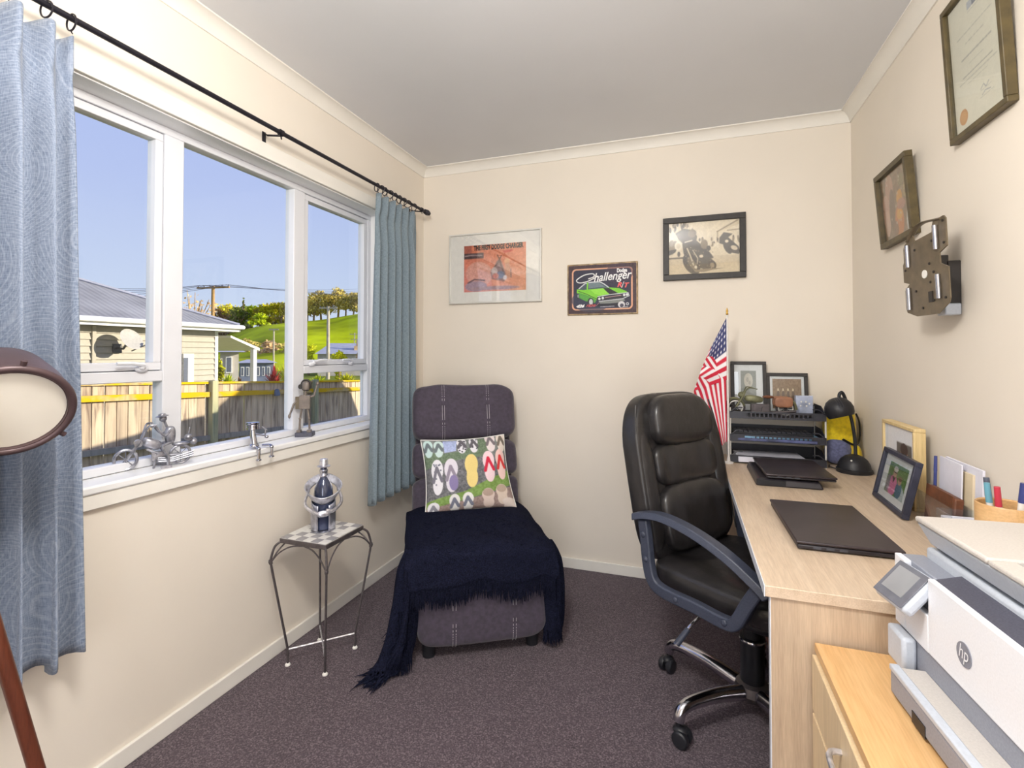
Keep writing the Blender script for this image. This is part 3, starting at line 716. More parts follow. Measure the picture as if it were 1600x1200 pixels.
for i, (px, b_, t_) in enumerate(sp2):
    tree('gum_tree', 'tall thin gum tree on the hill crest, %s from the left' % ORD[i], px, b_-2*(i % 2), t_-4, 146+14*(i % 2), 32, 'leaf_gum', 50+i, 'gum', 'gum trees on the crest', 1.2)
tree('round_tree', 'bright green rounded tree in front of the hillside trees', 404, 516, 486, 140, 34, 'leaf_green', 90, 'round')
# spiky garden plants behind the fence
def spiky(name, label, px, pyb, pyt, depth, wpx, leaf, seed, n=60):
    rnd = random.Random(seed); b0 = at(px, pyb, depth); H = (at(px, pyt, depth)-b0).length; W = wpx*depth/FPX/2
    b0.z -= 0.9; root = thing(name, label, 'plant', b0); mb = MB()
    for _ in range(n):
        a = rnd.uniform(0, 2*PI); r_ = rnd.uniform(0.1, 1)*W; hh = 0.9+H*rnd.uniform(0.3, 1.0)*(1-0.4*r_/W)
        c_, s_ = math.cos(a), math.sin(a); wd_ = 0.028
        P = [Vector((0, 0, 0.4)), Vector((c_*r_*0.4, s_*r_*0.4, 0.4+(hh-0.4)*0.7)), Vector((c_*r_, s_*r_, hh-0.1*r_/W))]
        n_ = Vector((-s_, c_, 0))*wd_
        mb.add([P[0]-n_, P[0]+n_, P[1]+n_, P[1]-n_, P[2]], [(0, 1, 2, 3), (3, 2, 4)])
    mb.build('leaves', leaf, root, smooth=False)
    s_ = MB(); s_.cyl((0, 0, 0), (0, 0, 0.5), 0.06, 0.05, 8); s_.build('stem', 'trunk', root)
    return root
spiky('flax_plant', 'dark red spiky cordyline plant behind the fence', 428, 597, 562, 13, 36, 'leaf_red', 1, 90)
spiky('yucca_plant', 'yellow-green spiky plant beside the red cordyline', 449, 598, 545, 12.5, 40, 'leaf_lime', 2, 90)
spiky('grass_plant', 'bright green grassy clump beside the veranda post', 357, 598, 578, 12.6, 30, 'leaf_green', 3, 80)
spiky('flax_plant', 'low brown flax clump at the foot of the veranda', 374, 598, 584, 12.9, 18, 'leaf_brown', 4, 50)
spiky('grass_plant', 'lime grassy clump just above the fence behind the robot figurine', 497, 594, 581, 11.8, 50, 'leaf_green', 5, 110)
spiky('pampas_plant', 'pale yellow spiky clump above the fence near the right curtain', 543, 592, 579, 12.6, 56, 'leaf_lime', 6, 110)
tree('garden_shrub', 'yellow shrub in front of the white cottage', 343, 596, 556, 17, 16, 'leaf_lime', 71, 'round')
# bushes in the valley
for i, (px, b_, t_, wp, lf, dd) in enumerate([(385, 560, 528, 46, 'leaf_gum', 95), (420, 566, 530, 50, 'leaf_bare', 92), (450, 566, 532, 44, 'leaf_gum', 90), (482, 556, 538, 24, 'leaf_lime', 60), (530, 560, 546, 22, 'leaf_lime', 42), (566, 560, 530, 20, 'leaf_bare', 55)]):
    tree('valley_shrub', 'scrubby bush in the valley below the hill, %s from the left' % ORD[i], px, b_, t_, dd, wp, lf, 120+i, 'round', 'bushes in the valley')
# cottage, long shed, far roof
def simple_house(name, label, p0, p1, depth, roof_py, wall_m, roof_m, dpt, wins):
    A = at(p0[0], p0[1], depth); B = at(p1[0], p0[1], depth); top = at(p0[0], p1[1], depth).z
    mid = (A+B)/2; d_ = Vector((mid.x, mid.y, 0)).normalized(); X = Vector((d_.y, -d_.x, 0)); L = (B-A).dot(X)   # the front faces the window
    base = Vector((mid.x, mid.y, -1.35))-X*(L/2)
    root = thing(name, label, 'house', base, math.atan2(X.y, X.x)); h = top+1.35
    MB().box(0, L, 0, dpt, 0, h).build('wall', wall_m, root, smooth=False)
    rz_ = at(p0[0], roof_py, depth).z+1.35
    MB().add([(-0.3, -0.4, h), (L+0.3, -0.4, h), (L+0.3, dpt+0.4, h), (-0.3, dpt+0.4, h), (0.2*L, dpt/2, rz_), (0.8*L, dpt/2, rz_)], [(0, 1, 5, 4), (1, 2, 5), (2, 3, 4, 5), (3, 0, 4), (3, 2, 1, 0)]).build('roof', roof_m, root, smooth=False)
    for (u0, u1, z0, z1) in wins:
        wf = MB().box(u0*L, u1*L, -0.06, 0.0, z0*h, z1*h).build('window', 'house_trim', root)
        MB().box(u0*L+0.05, u1*L-0.05, -0.075, -0.05, z0*h+0.05, z1*h-0.05).build('pane', 'far_window', wf, smooth=False)
    return root
simple_house('cottage', 'white cottage with one window seen under the veranda roof', (344, 580), (373, 550), 24, 540, 'far_wall', 'far_roof', 4, [(0.30, 0.66, 0.62, 0.92)])
simple_house('long_shed', 'long low grey-blue building behind the veranda post', (374, 580), (428, 567), 44, 562, 'far_blue', 'far_roof', 5, [(0.05+0.15*i, 0.14+0.15*i, 0.35, 0.8) for i in range(6)])
fh = simple_house('far_house', 'far house with wide pale grey roof below the hill', (497, 560), (585, 553), 58, 535, 'far_wall', 'far_roof', 9, [(0.1, 0.2, 0.4, 0.8), (0.6, 0.7, 0.4, 0.8)])
ch = MB(); p_ = fh.location; ch.box(4.0, 4.8, 1.2, 2.0, 1.4, 3.5); ch.cyl((4.4, 1.6, 3.5), (4.4, 1.6, 4.2), 0.16, n=8); ch.build('chimney', 'leaf_bare', fh)
# power poles and wires
def pole(label, px, pyb, pyt, depth, r, m, arms):
    t_ = at(px, pyt, depth); b0 = Vector((t_.x, t_.y, min(-1.35, at(px, pyb, depth).z)))
    root = thing('power_pole', label, 'pole', b0)
    MB().cyl((0, 0, 0), (0, 0, t_.z-b0.z), r*1.15, r*0.85, 10).build('shaft', m, root)
    for (dz, L, ang) in arms:
        a = MB(T(0, 0, t_.z-b0.z-dz) @ RZ(ang)); a.box(-L, L, -0.05, 0.05, -0.06, 0.06); ao = a.build('crossarm', m, root)
        for k in range(6):
            q = MB(T(0, 0, t_.z-b0.z-dz) @ RZ(ang)); x = -L+0.1+(2*L-0.2)*k/5; q.cyl((x, 0, 0.05), (x, 0, 0.20), 0.035, 0.03, 6); q.build('insulator', 'wire', ao)
    return t_
t1 = pole('tall timber power pole with a wide crossarm above the house roof', 333, 560, 447, 38, 0.13, 'pole_wood', [(0.12, 1.45, YAW-0.22)])
t2 = pole('slim pale power pole in the valley below the hillside trees', 428, 566, 514, 70, 0.11, 'pole_concrete', [(0.1, 0.7, YAW)])
t3 = pole('thick pale concrete power pole standing before the green hill', 513, 562, 479, 50, 0.16, 'pole_concrete', [(0.15, 0.9, YAW)])
t4 = pole('small white power pole far right below the hill', 554, 548, 520, 95, 0.12, 'pole_concrete', [(0.3, 0.9, YAW), (1.3, 0.7, YAW)])
def wire(a, b_, sag):
    pts = []
    for k in range(13):
        t_ = k/12; p = Vector(a).lerp(Vector(b_), t_); p.z -= sag*4*t_*(1-t_); pts.append(p)
    w_ = MB(); w_.tube(pts, 0.016, 4); return w_
ax = Vector((math.cos(YAW-0.22), math.sin(YAW-0.22), 0)); wl = []
for k, s_ in enumerate((-1.3, -0.75, -0.2, 0.75, 1.3)):
    a = t1+ax*s_+Vector((0, 0, 0.08))
    tag(wire(a, at(600+6*k, 448+3.5*k, 110), 0.5).build('power_line', 'wire'), 'power line running right from the tall pole, %s of five' % ORD[k], 'wire', 'power lines')
    tag(wire(a-ax*0.06, at(20+12*k, 436+7*k, 30), 0.4).build('power_line', 'wire'), 'power line running left from the tall pole, %s of five' % ORD[k], 'wire', 'power lines')

# ------------------------------------------------------------------ recliner in the corner
RA = math.radians(30.6)
rec = thing('recliner', 'dark purple-grey armless recliner with rolled back and white double stitching', 'recliner', (-0.993, 1.747, 0), RA)
# local: x across (0..0.52), y towards the corner, z up
fabric_pts = lambda x, c, r, e1, sgn: None
def cushion(name, c, r, e1=0.55, e2=0.45, tilt=0.0, sag=0.0, par=rec, m='recliner_fabric', nu=48, nv=28):
    M = T(*c) @ RX(tilt)
    def wob(p):
        k = 0.004*math.sin(p.x*31+c[2]*17)*math.sin(p.z*37+p.x*9)
        return Vector((p.x, p.y*(1+k*3)-k, p.z+k-sag*(1-(p.x/r[0])**2) if p.z > 0 else p.z+k))
    mb = MB(M); mb.ell((0, 0, 0), r, nu, nv, e1, e2, f=wob)
    o = mb.build(name, m, par, ang=180)
    o['_c'] = 0; del o['_c']
    return o
def stitch(par, c, r, e1, e2, tilt, xs, ph0, ph1):
    """pairs of stitch rows following the front of a cushion, dashes as short tubes"""
    M = T(*c) @ RX(tilt); sp = lambda w, e_: math.copysign(abs(w)**e_, w)
    for xx in xs:
        mb = MB(M)
        for off in (-0.006, 0.006):
            pts = []
            N = 60
            for k in range(N+1):
                ph = ph0+(ph1-ph0)*k/N; cz = math.cos(ph)
                q = abs((xx+off)/(r[0]*sp(cz, e1))); q = min(q, 0.999)
                ct = q**(1/e2); st = -math.sqrt(max(0, 1-ct*ct))
                X_, Y_, Z_ = xx+off, r[1]*sp(cz, e1)*sp(st, e2), r[2]*sp(math.sin(ph), e1); kk = 0.004*math.sin(X_*31+c[2]*17)*math.sin(Z_*37+X_*9)
                pts.append(Vector((X_, Y_-0.0060, Z_)))
            for k in range(0, N-1, 2): mb.tube([pts[k], pts[k+1]], 0.0009, 4)
        mb.build('stitching', 'thread', par)['kind'] = 'stuff'
BW = 0.283; CX = 0.255
def seg(name, z, hz, y, tilt, ry, x=CX, rx=BW):
    return cushion(name, (x, y, z), (rx, ry, hz), 0.34, 0.30, tilt)
t0 = -0.26
s1 = seg('back_roll', 0.455, 0.102, 0.70, t0, 0.10)
s2 = seg('back_roll', 0.640, 0.100, 0.745, t0, 0.098)
s3 = seg('head_roll', 0.885, 0.152, 0.805, t0, 0.105)
stitch(s3, (CX, 0.805, 0.885), (BW, 0.105, 0.152), 0.34, 0.30, t0, (-0.118, 0.125), -1.2, 1.3)
for s_, z_, y_ in ((s1, 0.455, 0.70), (s2, 0.640, 0.745)):
    stitch(s_, (CX, y_, z_), (BW, 0.10, 0.099), 0.34, 0.30, t0, (-0.118, 0.125), -1.1, 1.2)
MB(T(CX, 0.805, 0.62) @ RX(t0)).ell((0, 0, 0), (0.266, 0.072, 0.355), 32, 16, 0.4, 0.32).build('back_panel', 'recliner_fabric', rec, ang=180)
cushion('seat', (CX, 0.33, 0.335), (0.285, 0.36, 0.098), 0.5, 0.3, 0.0)
fr_c, fr_r = (CX, 0.075, 0.200), (0.266, 0.085, 0.152)
fr_ = cushion('footrest', fr_c, fr_r, 0.34, 0.26, -0.05)
stitch(fr_, fr_c, fr_r, 0.34, 0.26, -0.05, (-0.118, 0.125), -1.2, 1.2)
MB().box(0.03, 0.48, 0.05, 0.76, 0.035, 0.26).build('base', 'recliner_fabric', rec, bevel=0.02)
for x_, y_ in ((0.04, 0.06), (0.47, 0.06), (0.05, 0.74), (0.46, 0.74)):
    MB().cyl((x_, y_, 0), (x_, y_, 0.075), 0.026, 0.030, 16).build('foot', 'black_plastic', rec)

# ---- throw over the seat
thr = thing('throw_blanket', 'dark navy woollen throw with fringe draped over the recliner seat', 'blanket', (-0.993, 1.747, 0), RA)
rnd = random.Random(11)
SX0, SX1 = -0.036, 0.545; TOPZ = 0.447; FRY = -0.022
def drape(s_, t_):
    """s_: metres across (negative = down the left side), t_: metres from the front edge back (negative = down the front)"""
    x = min(max(s_, SX0), SX1); dl = max(0, SX0-s_); dr = max(0, s_-SX1)
    df = max(0, -t_); y = FRY+max(t_, 0)
    ex = min(1, max(0, (abs(x-CX)-0.20)/0.09)); ey = min(1, max(0, (0.07-t_)/0.07)) if t_ < 0.07 else 0
    z = TOPZ-0.030*ex*ex-0.020*ey*ey + 0.006*math.sin(s_*23+t_*11)*math.sin(t_*17+1)
    d = math.sqrt((dl+dr)**2+df**2)
    fold = 0.012*math.sin(t_*38+s_*7)*min(1, (dl+dr)*8)+0.007*math.sin(s_*46)*min(1, df*8)
    y -= 0.020*min(1, df*7)+fold*0.7
    if dl: x -= 0.016+0.20*max(0, dl-0.10)*0.45+fold; y -= 0.10*dl
    if dr: x += 0.010+0.10*dr+fold
    if dl and df: x -= 0.10*df; y -= 0.12*dl
    z -= d
    if z < 0.012+0.008*abs(math.sin(s_*40+t_*50)):
        ov = 0.012-z; z = 0.012+0.008*abs(math.sin(s_*40+t_*50)); x -= ov*0.35; y -= ov*0.45
    return Vector((x, y, z))
LS, RS = -0.30, 0.545+0.22
def tlim(s_):   # back edge and front edge of the throw for each strip
    fd = 0.112+0.010*math.sin(s_*21)
    if s_ < SX0: return (-0.02-0.05*max(0, SX0-s_), 0.40-0.55*(SX0-s_))
    if s_ > SX1: return (-0.035, 0.34-0.35*(s_-SX1))
    return (-fd, 0.60)
def thf(u, v):
    s_ = LS+(RS-LS)*u; a, b_ = tlim(s_); 
    if SX0-0.03 < s_ < SX0: k = (SX0-s_)/0.03; a0, b0 = tlim(SX0+1e-6); a = a0*(1-k)+a*k; b_ = b0*(1-k)+b_*k
    if SX1 < s_ < SX1+0.03: k = (s_-SX1)/0.03; a0, b0 = tlim(SX1); a = a0*(1-k)+a*k; b_ = b0*(1-k)+b_*k
    return drape(s_, a+(b_-a)*v)
tb = MB().grid(thf, 150, 70).build('cloth', 'throw_wool', thr, thick=0.010, ang=180)
fg = MB()
def strand(p, L, w0=0.0035, dirx=0.0, diry=0.0):
    a = rnd.uniform(-0.010, 0.010); b_ = rnd.uniform(-0.008, 0.004)
    q1 = p+Vector((a*0.4+dirx*0.5, b_*0.4+diry*0.5, -L*0.5)); q2 = p+Vector((a+dirx, b_+diry, -L))
    for q in (q1, q2):
        if q.z < 0.004: q.z = 0.004+rnd.uniform(0, 0.006); q.y -= 0.01
    fg.tube([p, q1, q2], [w0, w0*0.8, 0.0008], 4)
for k in range(420):
    s_ = SX0+(SX1-SX0)*rnd.random(); a, b_ = tlim(s_); p = drape(s_, a+0.008*rnd.random()); p.y -= 0.002
    strand(p, rnd.uniform(0.045, 0.085))
for k in range(150):
    p = drape(RS-0.004*rnd.random(), -0.035+0.27*rnd.random()); strand(p, rnd.uniform(0.05, 0.10))
for k in range(160):
    p = drape(SX1+rnd.random()*0.28, -0.035); strand(p, rnd.uniform(0.03, 0.07))
for k in range(150):
    p = drape(LS+0.004, -0.04+0.20*rnd.random()); strand(p, 0.05, 0.004, -0.05*rnd.random()-0.01, -0.05*rnd.random())
for k in range(160):
    s_ = LS+(SX0-LS)*rnd.random(); a, b_ = tlim(s_); p = drape(s_, a); strand(p, rnd.uniform(0.03, 0.06), 0.003, -0.004, -0.004)
def fold(name, pts, rad, fl):
    m_ = MB(); P = smoothpath(pts, 6); N = len(P); R_ = []
    for i in range(N):
        k = i/(N-1)*(len(rad)-1); j = min(int(k), len(rad)-2); R_.append(rad[j]*(1-(k-j))+rad[j+1]*(k-j))
    n_ = 28
    vs = []
    for i, p in enumerate(P):
        for k in range(n_):
            a = 2*PI*k/n_; w_ = 1+0.16*math.sin(5*a+i*0.15)
            vs.append(p+Vector((R_[i]*w_*math.cos(a), R_[i]*w_*fl*math.sin(a), 0 if p.z > 0.06 else 0.6*R_[i]*w_*math.sin(a)*0.5)))
    fs = [(i*n_+k, i*n_+(k+1) % n_, (i+1)*n_+(k+1) % n_, (i+1)*n_+k) for i in range(N-1) for k in range(n_)]+[tuple(range(n_)), tuple(range((N-1)*n_, N*n_))]
    for v__ in vs: v__.z = max(v__.z, 0.004)
    m_.add(vs, fs); return m_.build(name, 'throw_wool', thr, ang=180), P
_, LP = fold('hanging_fold', [(-0.020, 0.06, 0.43), (-0.040, 0.035, 0.36), (-0.056, 0.02, 0.22), (-0.076, 0.0, 0.10), (-0.10, -0.02, 0.042), (-0.135, -0.05, 0.026)], [0.030, 0.045, 0.052, 0.056, 0.058, 0.050], 0.62)
_, RP = fold('hanging_fold', [(0.530, 0.05, 0.43), (0.548, 0.03, 0.36), (0.553, 0.02, 0.24), (0.552, 0.018, 0.13), (0.548, 0.015, 0.065)], [0.025, 0.040, 0.044, 0.042, 0.036], 0.62)
for k in range(170):
    a = rnd.uniform(0, 2*PI); p = LP[-1]+Vector((0.05*math.cos(a)*rnd.random(), 0.05*math.sin(a)*rnd.random(), 0.0)); p.z = rnd.uniform(0.012, 0.03)
    strand(p, 0.03, 0.0035, rnd.uniform(-0.07, -0.01), rnd.uniform(-0.05, 0.03))
for k in range(110):
    a = rnd.uniform(0, 2*PI); p = RP[-1]+Vector((0.034*math.cos(a), 0.026*math.sin(a), 0.01)); strand(p, rnd.uniform(0.03, 0.06), 0.0035)
for k in range(90):
    p = LP[rnd.randrange(12, len(LP)-6)]+Vector((rnd.uniform(-0.03, 0.05), -0.036, 0)); strand(p, rnd.uniform(0.04, 0.09), 0.003)
fo_ = fg.build('fringe', 'throw_wool', thr); fo_['kind'] = 'stuff'
# fuzz strands lying on the top of the throw
fz = MB()
for k in range(1500):
    s_ = rnd.uniform(SX0, SX1); t_ = rnd.uniform(-0.14, 0.45); p = drape(s_, t_)+Vector((0, -0.005 if t_ < 0 else 0, 0.005)); a = rnd.uniform(0, 6.28)
    q = p+Vector((0.012*math.cos(a), 0.012*math.sin(a)-0.004, 0.004 if t_ > 0 else -0.012)); fz.tube([p, q], [0.0009, 0.0004], 3)
fz_ = fz.build('fuzz', 'throw_wool', thr); fz_['kind'] = 'stuff'

# ---- cushion printed with flip-flops
cus = thing('cushion', 'square cushion printed with rows of flip-flops on grass, on the recliner', 'cushion', (-0.993, 1.747, 0), RA)
cv = Canvas(170, 150, (112, 112, 116)); cv.noise(20, 5)
cv.rect(0, 0, 1, 0.30, (124, 128, 126)); cv.poly([(0.24, 0.03), (0.40, 0.03), (0.38, 0.2), (0.25, 0.22)], (176, 188, 226))
cv.poly([(0.0, 0.22), (0.1, 0.2), (0.25, 0.23), (0.5, 0.20), (0.66, 0.03), (0.75, 0.03), (0.78, 0.2), (0.7, 0.3), (0.3, 0.34), (0, 0.42)], (110, 128, 104))
cv.poly([(0, 0.84), (0.15, 0.80), (0.45, 0.74), (0.7, 0.62), (1.0, 0.50), (1.0, 0.70), (0.8, 0.76), (0.5, 0.84), (0.2, 0.90), (0, 0.93)], (128, 158, 84))
cv.poly([(0, 0.92), (0.2, 0.90), (0.5, 0.85), (1, 0.72), (1, 1), (0, 1)], (160, 138, 132)); cv.noise(16, 4)
def flop(cx, cy, w_, h_, ang, sole, strap, dots=None):
    cv.ell(cx, cy+h_*0.20, w_*0.42, h_*0.32, sole, ang); cv.ell(cx-0.25*h_*math.sin(-ang)*0, cy-h_*0.20, w_*0.5, h_*0.32, sole, ang)
    cv.poly([(cx-w_*0.42, cy-h_*0.2), (cx+w_*0.42, cy-h_*0.2), (cx+w_*0.36, cy+h_*0.25), (cx-w_*0.36, cy+h_*0.25)], sole)
    if dots:
        for k in range(14):
            cv.ell(cx+random.uniform(-0.36, 0.36)*w_, cy+random.uniform(-0.42, 0.42)*h_, 0.010, 0.012, dots)
    if strap: cv.line([(cx-w_*0.36, cy+h_*0.14), (cx-0.02*w_, cy-h_*0.28), (cx+w_*0.36, cy+h_*0.12)], 0.020, strap)
W_ = (232, 230, 236)
for a in ((0.07, 0.14, 0.11, 0.24, (196, 220, 216), (110, 120, 124)), (0.19, 0.15, 0.11, 0.24, (204, 224, 220), (110, 120, 124)), (0.45, 0.12, 0.11, 0.24, W_, (100, 96, 104), (70, 70, 80)), (0.59, 0.12, 0.11, 0.24, W_, (100, 96, 104), (70, 70, 80)),
          (0.80, 0.10, 0.13, 0.28, (232, 220, 220), (120, 110, 116)), (0.94, 0.11, 0.12, 0.28, (228, 216, 206), (120, 110, 100)),
          (0.15, 0.53, 0.14, 0.44, W_, (120, 118, 130), (120, 124, 140)), (0.31, 0.52, 0.15, 0.42, (226, 220, 230), (150, 140, 156)), (0.54, 0.48, 0.15, 0.42, (240, 216, 140), None),
          (0.745, 0.44, 0.14, 0.40, (244, 216, 222), (210, 40, 70)), (0.90, 0.42, 0.13, 0.40, (240, 206, 200), (216, 60, 60)),
          (0.33, 0.90, 0.12, 0.26, (238, 236, 234), (120, 124, 142)), (0.48, 0.89, 0.12, 0.26, (238, 236, 234), (120, 124, 142)), (0.70, 0.86, 0.14, 0.26, (226, 206, 196), None), (0.86, 0.82, 0.14, 0.26, (222, 204, 190), None), (0.09, 0.96, 0.14, 0.22, W_, (140, 140, 150)), (0.93, 0.95, 0.16, 0.16, (228, 214, 206), None)):
    flop(a[0], a[1], a[2], a[3], 0.06, a[4], a[5], a[6] if len(a) > 6 else None)
cv.ell(0.33, 0.62, 0.05, 0.10, (140, 128, 172)); cv.ell(0.70, 0.78, 0.06, 0.05, (190, 166, 152)); cv.ell(0.86, 0.74, 0.06, 0.05, (188, 166, 150))
PM = T(0.247, 0.53, 0.612) @ RX(-0.36) @ RY(-0.035)
def pil(u, v, side):
    a, b_ = 2*u-1, 2*v-1
    ed = max(0.0, (1-abs(a)**2.6))*max(0.0, (1-abs(b_)**2.6)); h_ = 0.058*ed**0.5
    pin = 1-0.07*(1-abs(b_)**2)*abs(a)**3; pin2 = 1-0.07*(1-abs(a)**2)*abs(b_)**3
    sk = (0.014*b_*abs(a) if a > 0 else 0.004*b_*abs(a))
    return PM @ Vector((a*0.222*pin+sk, -side*h_+0.003*math.sin(9*a+4*b_)*ed, -b_*0.186*pin2))
canvas_mesh('front_cover', cv, lambda u, v: pil(u, v, 1), 'print_fabric', cus)
MB().grid(lambda u, v: pil(u, v, -1), 30, 30).build('back_cover', 'mat_board', cus, ang=180)
pp = [pil(k/20, 0, 0) for k in range(20)]+[pil(1, k/20, 0) for k in range(20)]+[pil(1-k/20, 1, 0) for k in range(20)]+[pil(0, 1-k/20, 0) for k in range(20)]
MB().tube(pp, 0.0035, 6, closed=True).build('piping', 'mat_board', cus)

# ------------------------------------------------------------------ mosaic side table
tab = thing('side_table', 'small wrought-iron side table with grey and white mosaic tile top', 'table', (-1.390, 1.668, 0))
TZ = 0.505; hx, hy = 0.110, 0.117
MB().box(-hx, hx, -hy, hy, TZ-0.022, TZ-0.004).build('top_frame', 'iron_grey', tab, bevel=0.002)
MB().box(-hx+0.003, hx-0.003, -hy+0.003, hy-0.003, TZ-0.005, TZ-0.002).build('grout_bed', 'grout', tab)
nt_ = 6; tw, tl = (2*hx-0.006)/nt_, (2*hy-0.006)/nt_
proto = {}
for i in range(nt_):
    for j in range(nt_):
        c_ = 'tile_grey' if (i+j) % 2 == 0 and not (i in (0, 5) and j in (2, 3)) else 'tile_white'
        if c_ not in proto:
            o = MB().box(-tw/2+0.0006, tw/2-0.0006, -tl/2+0.0006, tl/2-0.0006, 0, 0.0022).build('tile', c_, tab, smooth=False); proto[c_] = o
        else:
            o = proto[c_].copy(); col.objects.link(o); o.parent = tab
        o.location = (-hx+0.003+tw*(i+0.5), -hy+0.003+tl*(j+0.5), TZ-0.0022)
for sx_ in (-1, 1):
    for sy_ in (-1, 1):
        cx_, cy_ = sx_*(hx-0.006), sy_*(hy-0.006); fx_, fy_ = sx_*0.089, sy_*0.091
        bx_, by_ = sx_*(hx+0.022), sy_*(hy+0.022)
        lg = MB(); P = smoothpath([(cx_, cy_, TZ-0.015), (cx_+sx_*0.018, cy_+sy_*0.018, TZ-0.035), (bx_, by_, TZ-0.085)], 5)+[Vector((bx_*0.98, by_*0.98, TZ-0.11)), Vector((fx_, fy_, 0.06)), Vector((fx_, fy_, 0.008))]
        lg.tube(P, 0.0045, 8); lg.build('leg', 'iron_grey', tab)
        cl_ = MB(); cl_.ell((bx_, by_, TZ-0.090), (0.0075, 0.0075, 0.009), 10, 8); cl_.tube([(bx_, by_, TZ-0.082), (bx_*0.99, by_*0.99, TZ-0.098)], 0.007, 8); cl_.build('collar', 'iron_grey', tab)
        MB().lathe([(0.010, 0), (0.0105, 0.004), (0.006, 0.010)], 12, (fx_, fy_, 0)).build('glide', 'mat_board', tab)
        for (ex_, ey_) in ((0, cy_), (cx_, 0)):
            b_ = MB(); b_.tube(smoothpath([(bx_, by_, TZ-0.095), ((bx_*0.75+ex_*0.25), (by_*0.75+ey_*0.25), TZ-0.055), (bx_*0.4+ex_*0.6, by_*0.4+ey_*0.6, TZ-0.028), (ex_, ey_, TZ-0.022)], 4), 0.003, 6); b_.build('brace', 'iron_grey', tab)
for sg in (1, -1):
    MB().tube([(-0.089, -0.091*sg, 0.062), (0.089, 0.091*sg, 0.062)], 0.0035, 6).build('stretcher', 'steel', tab)

# ---- bottle in a metal holder shaped like a hugging figure
bh_ = thing('bottle_holder', 'polished metal bottle holder shaped as a figure hugging the bottle on the side table', 'bottle holder', (-1.395, 1.675, TZ+0.0008), 0.69); bh_.scale = (1.1, 1.1, 1.1)
# local -y faces the camera
def shell(u, v):
    a = -PI*0.86+2*PI*0.86*u+PI/2; r = 0.041+0.002*math.sin(v*PI)
    return Vector((r*math.cos(a), r*math.sin(a), 0.004+0.105*v+0.012*math.cos(a-PI/2)*v))
MB().grid(shell, 40, 8).build('body', 'pewter', bh_, thick=0.0025, ang=180)
MB().lathe([(0.041, 0), (0.043, 0.002), (0.043, 0.005), (0.038, 0.006)], 28).build('base', 'pewter', bh_)
ring = []
for k in range(41):
    a = 2*PI*k/40; ring.append((a,))
def collar(u, v):
    a = 2*PI*u; w_ = (v-0.5)*0.030
    z = 0.150+0.034*math.sin(a); rr = 0.052+0.006*math.cos(2*a)
    p = Vector((rr*math.cos(a), 0.040*math.sin(a)*1.05, z)); out = Vector((math.cos(a), math.sin(a), 0.25)).normalized()
    return p+out*w_*0.5+Vector((0, 0, w_*0.75))
MB().grid(collar, 48, 6).build('shoulder_collar', 'steel', bh_, thick=0.003, ang=180)
for sg in (-1, 1):
    arm = smoothpath([(sg*0.050, -0.005, 0.150), (sg*0.062, -0.012, 0.118), (sg*0.058, -0.026, 0.096), (sg*0.030, -0.049, 0.080), (sg*0.008, -0.054, 0.076+0.008*sg)], 6)
    MB().tube(arm, [0.010]*(len(arm)-8)+[0.0095]*4+[0.011]*4, 8, flat=0.55).build('arm', 'steel', bh_)
MB().ell((0, -0.053, 0.074), (0.024, 0.006, 0.012), 16, 8).build('hand', 'steel', bh_)
bo = thing('bottle', 'dark glass bottle with a silver hat-shaped stopper held by the metal holder', 'bottle', (-1.395, 1.675, TZ+0.008)); bo.scale = (1.08, 1.08, 1.12)
MB().lathe([(0.030, 0), (0.034, 0.003), (0.0345, 0.125), (0.032, 0.148), (0.022, 0.168), (0.014, 0.180), (0.012, 0.190), (0.012, 0.225)], 28).build('glass', 'bottle_glass', bo)
MB().lathe([(0.0135, 0.186), (0.0150, 0.188), (0.0150, 0.192), (0.0135, 0.194), (0.0140, 0.205), (0.0150, 0.207), (0.0140, 0.212)], 20).build('neck_band', 'pewter', bo)
MB().lathe([(0.0125, 0.222), (0.023, 0.222), (0.024, 0.225), (0.0155, 0.228), (0.015, 0.246), (0.013, 0.250), (0.004, 0.251)], 24).build('stopper', 'steel', bo)

# ------------------------------------------------------------------ metal figurines on the sill
SZ = WZ0
# motorbike with rider
mb_ = thing('motorbike_figurine', 'silver scrap-metal chopper with a rider on the window sill', 'figurine', (-1.625, 1.165, SZ), math.radians(62)); mb_.scale = (1.12, 1.2, 1.18)
# local +x = forward of the bike is towards -x below (front wheel towards the camera)
def torus(c, R_, r_, ax='y', n=28, k=8, M=None):
    f_ = {'y': lambda a: (R_*math.cos(a), 0, R_*math.sin(a)), 'x': lambda a: (0, R_*math.cos(a), R_*math.sin(a)), 'z': lambda a: (R_*math.cos(a), R_*math.sin(a), 0)}[ax]
    m_ = MB(M); m_.tube([Vector(c)+Vector(f_(2*PI*i/n)) for i in range(n)], r_, k, closed=True); return m_
def wheel(par, c, R_, nm='wheel', m='figure_metal', spokes=8):
    w_ = torus(c, R_, R_*0.16)
    for k in range(spokes):
        a = 2*PI*k/spokes; w_.tube([c, Vector(c)+Vector((R_*math.cos(a), 0, R_*math.sin(a)))], R_*0.05, 4)
    w_.cyl(Vector(c)+Vector((0, -R_*0.14, 0)), Vector(c)+Vector((0, R_*0.14, 0)), R_*0.16, n=10)
    return w_.build(nm, m, par)
wheel(mb_, (-0.078, 0, 0.029), 0.026); wheel(mb_, (0.052, 0, 0.029), 0.025)
g_ = MB()
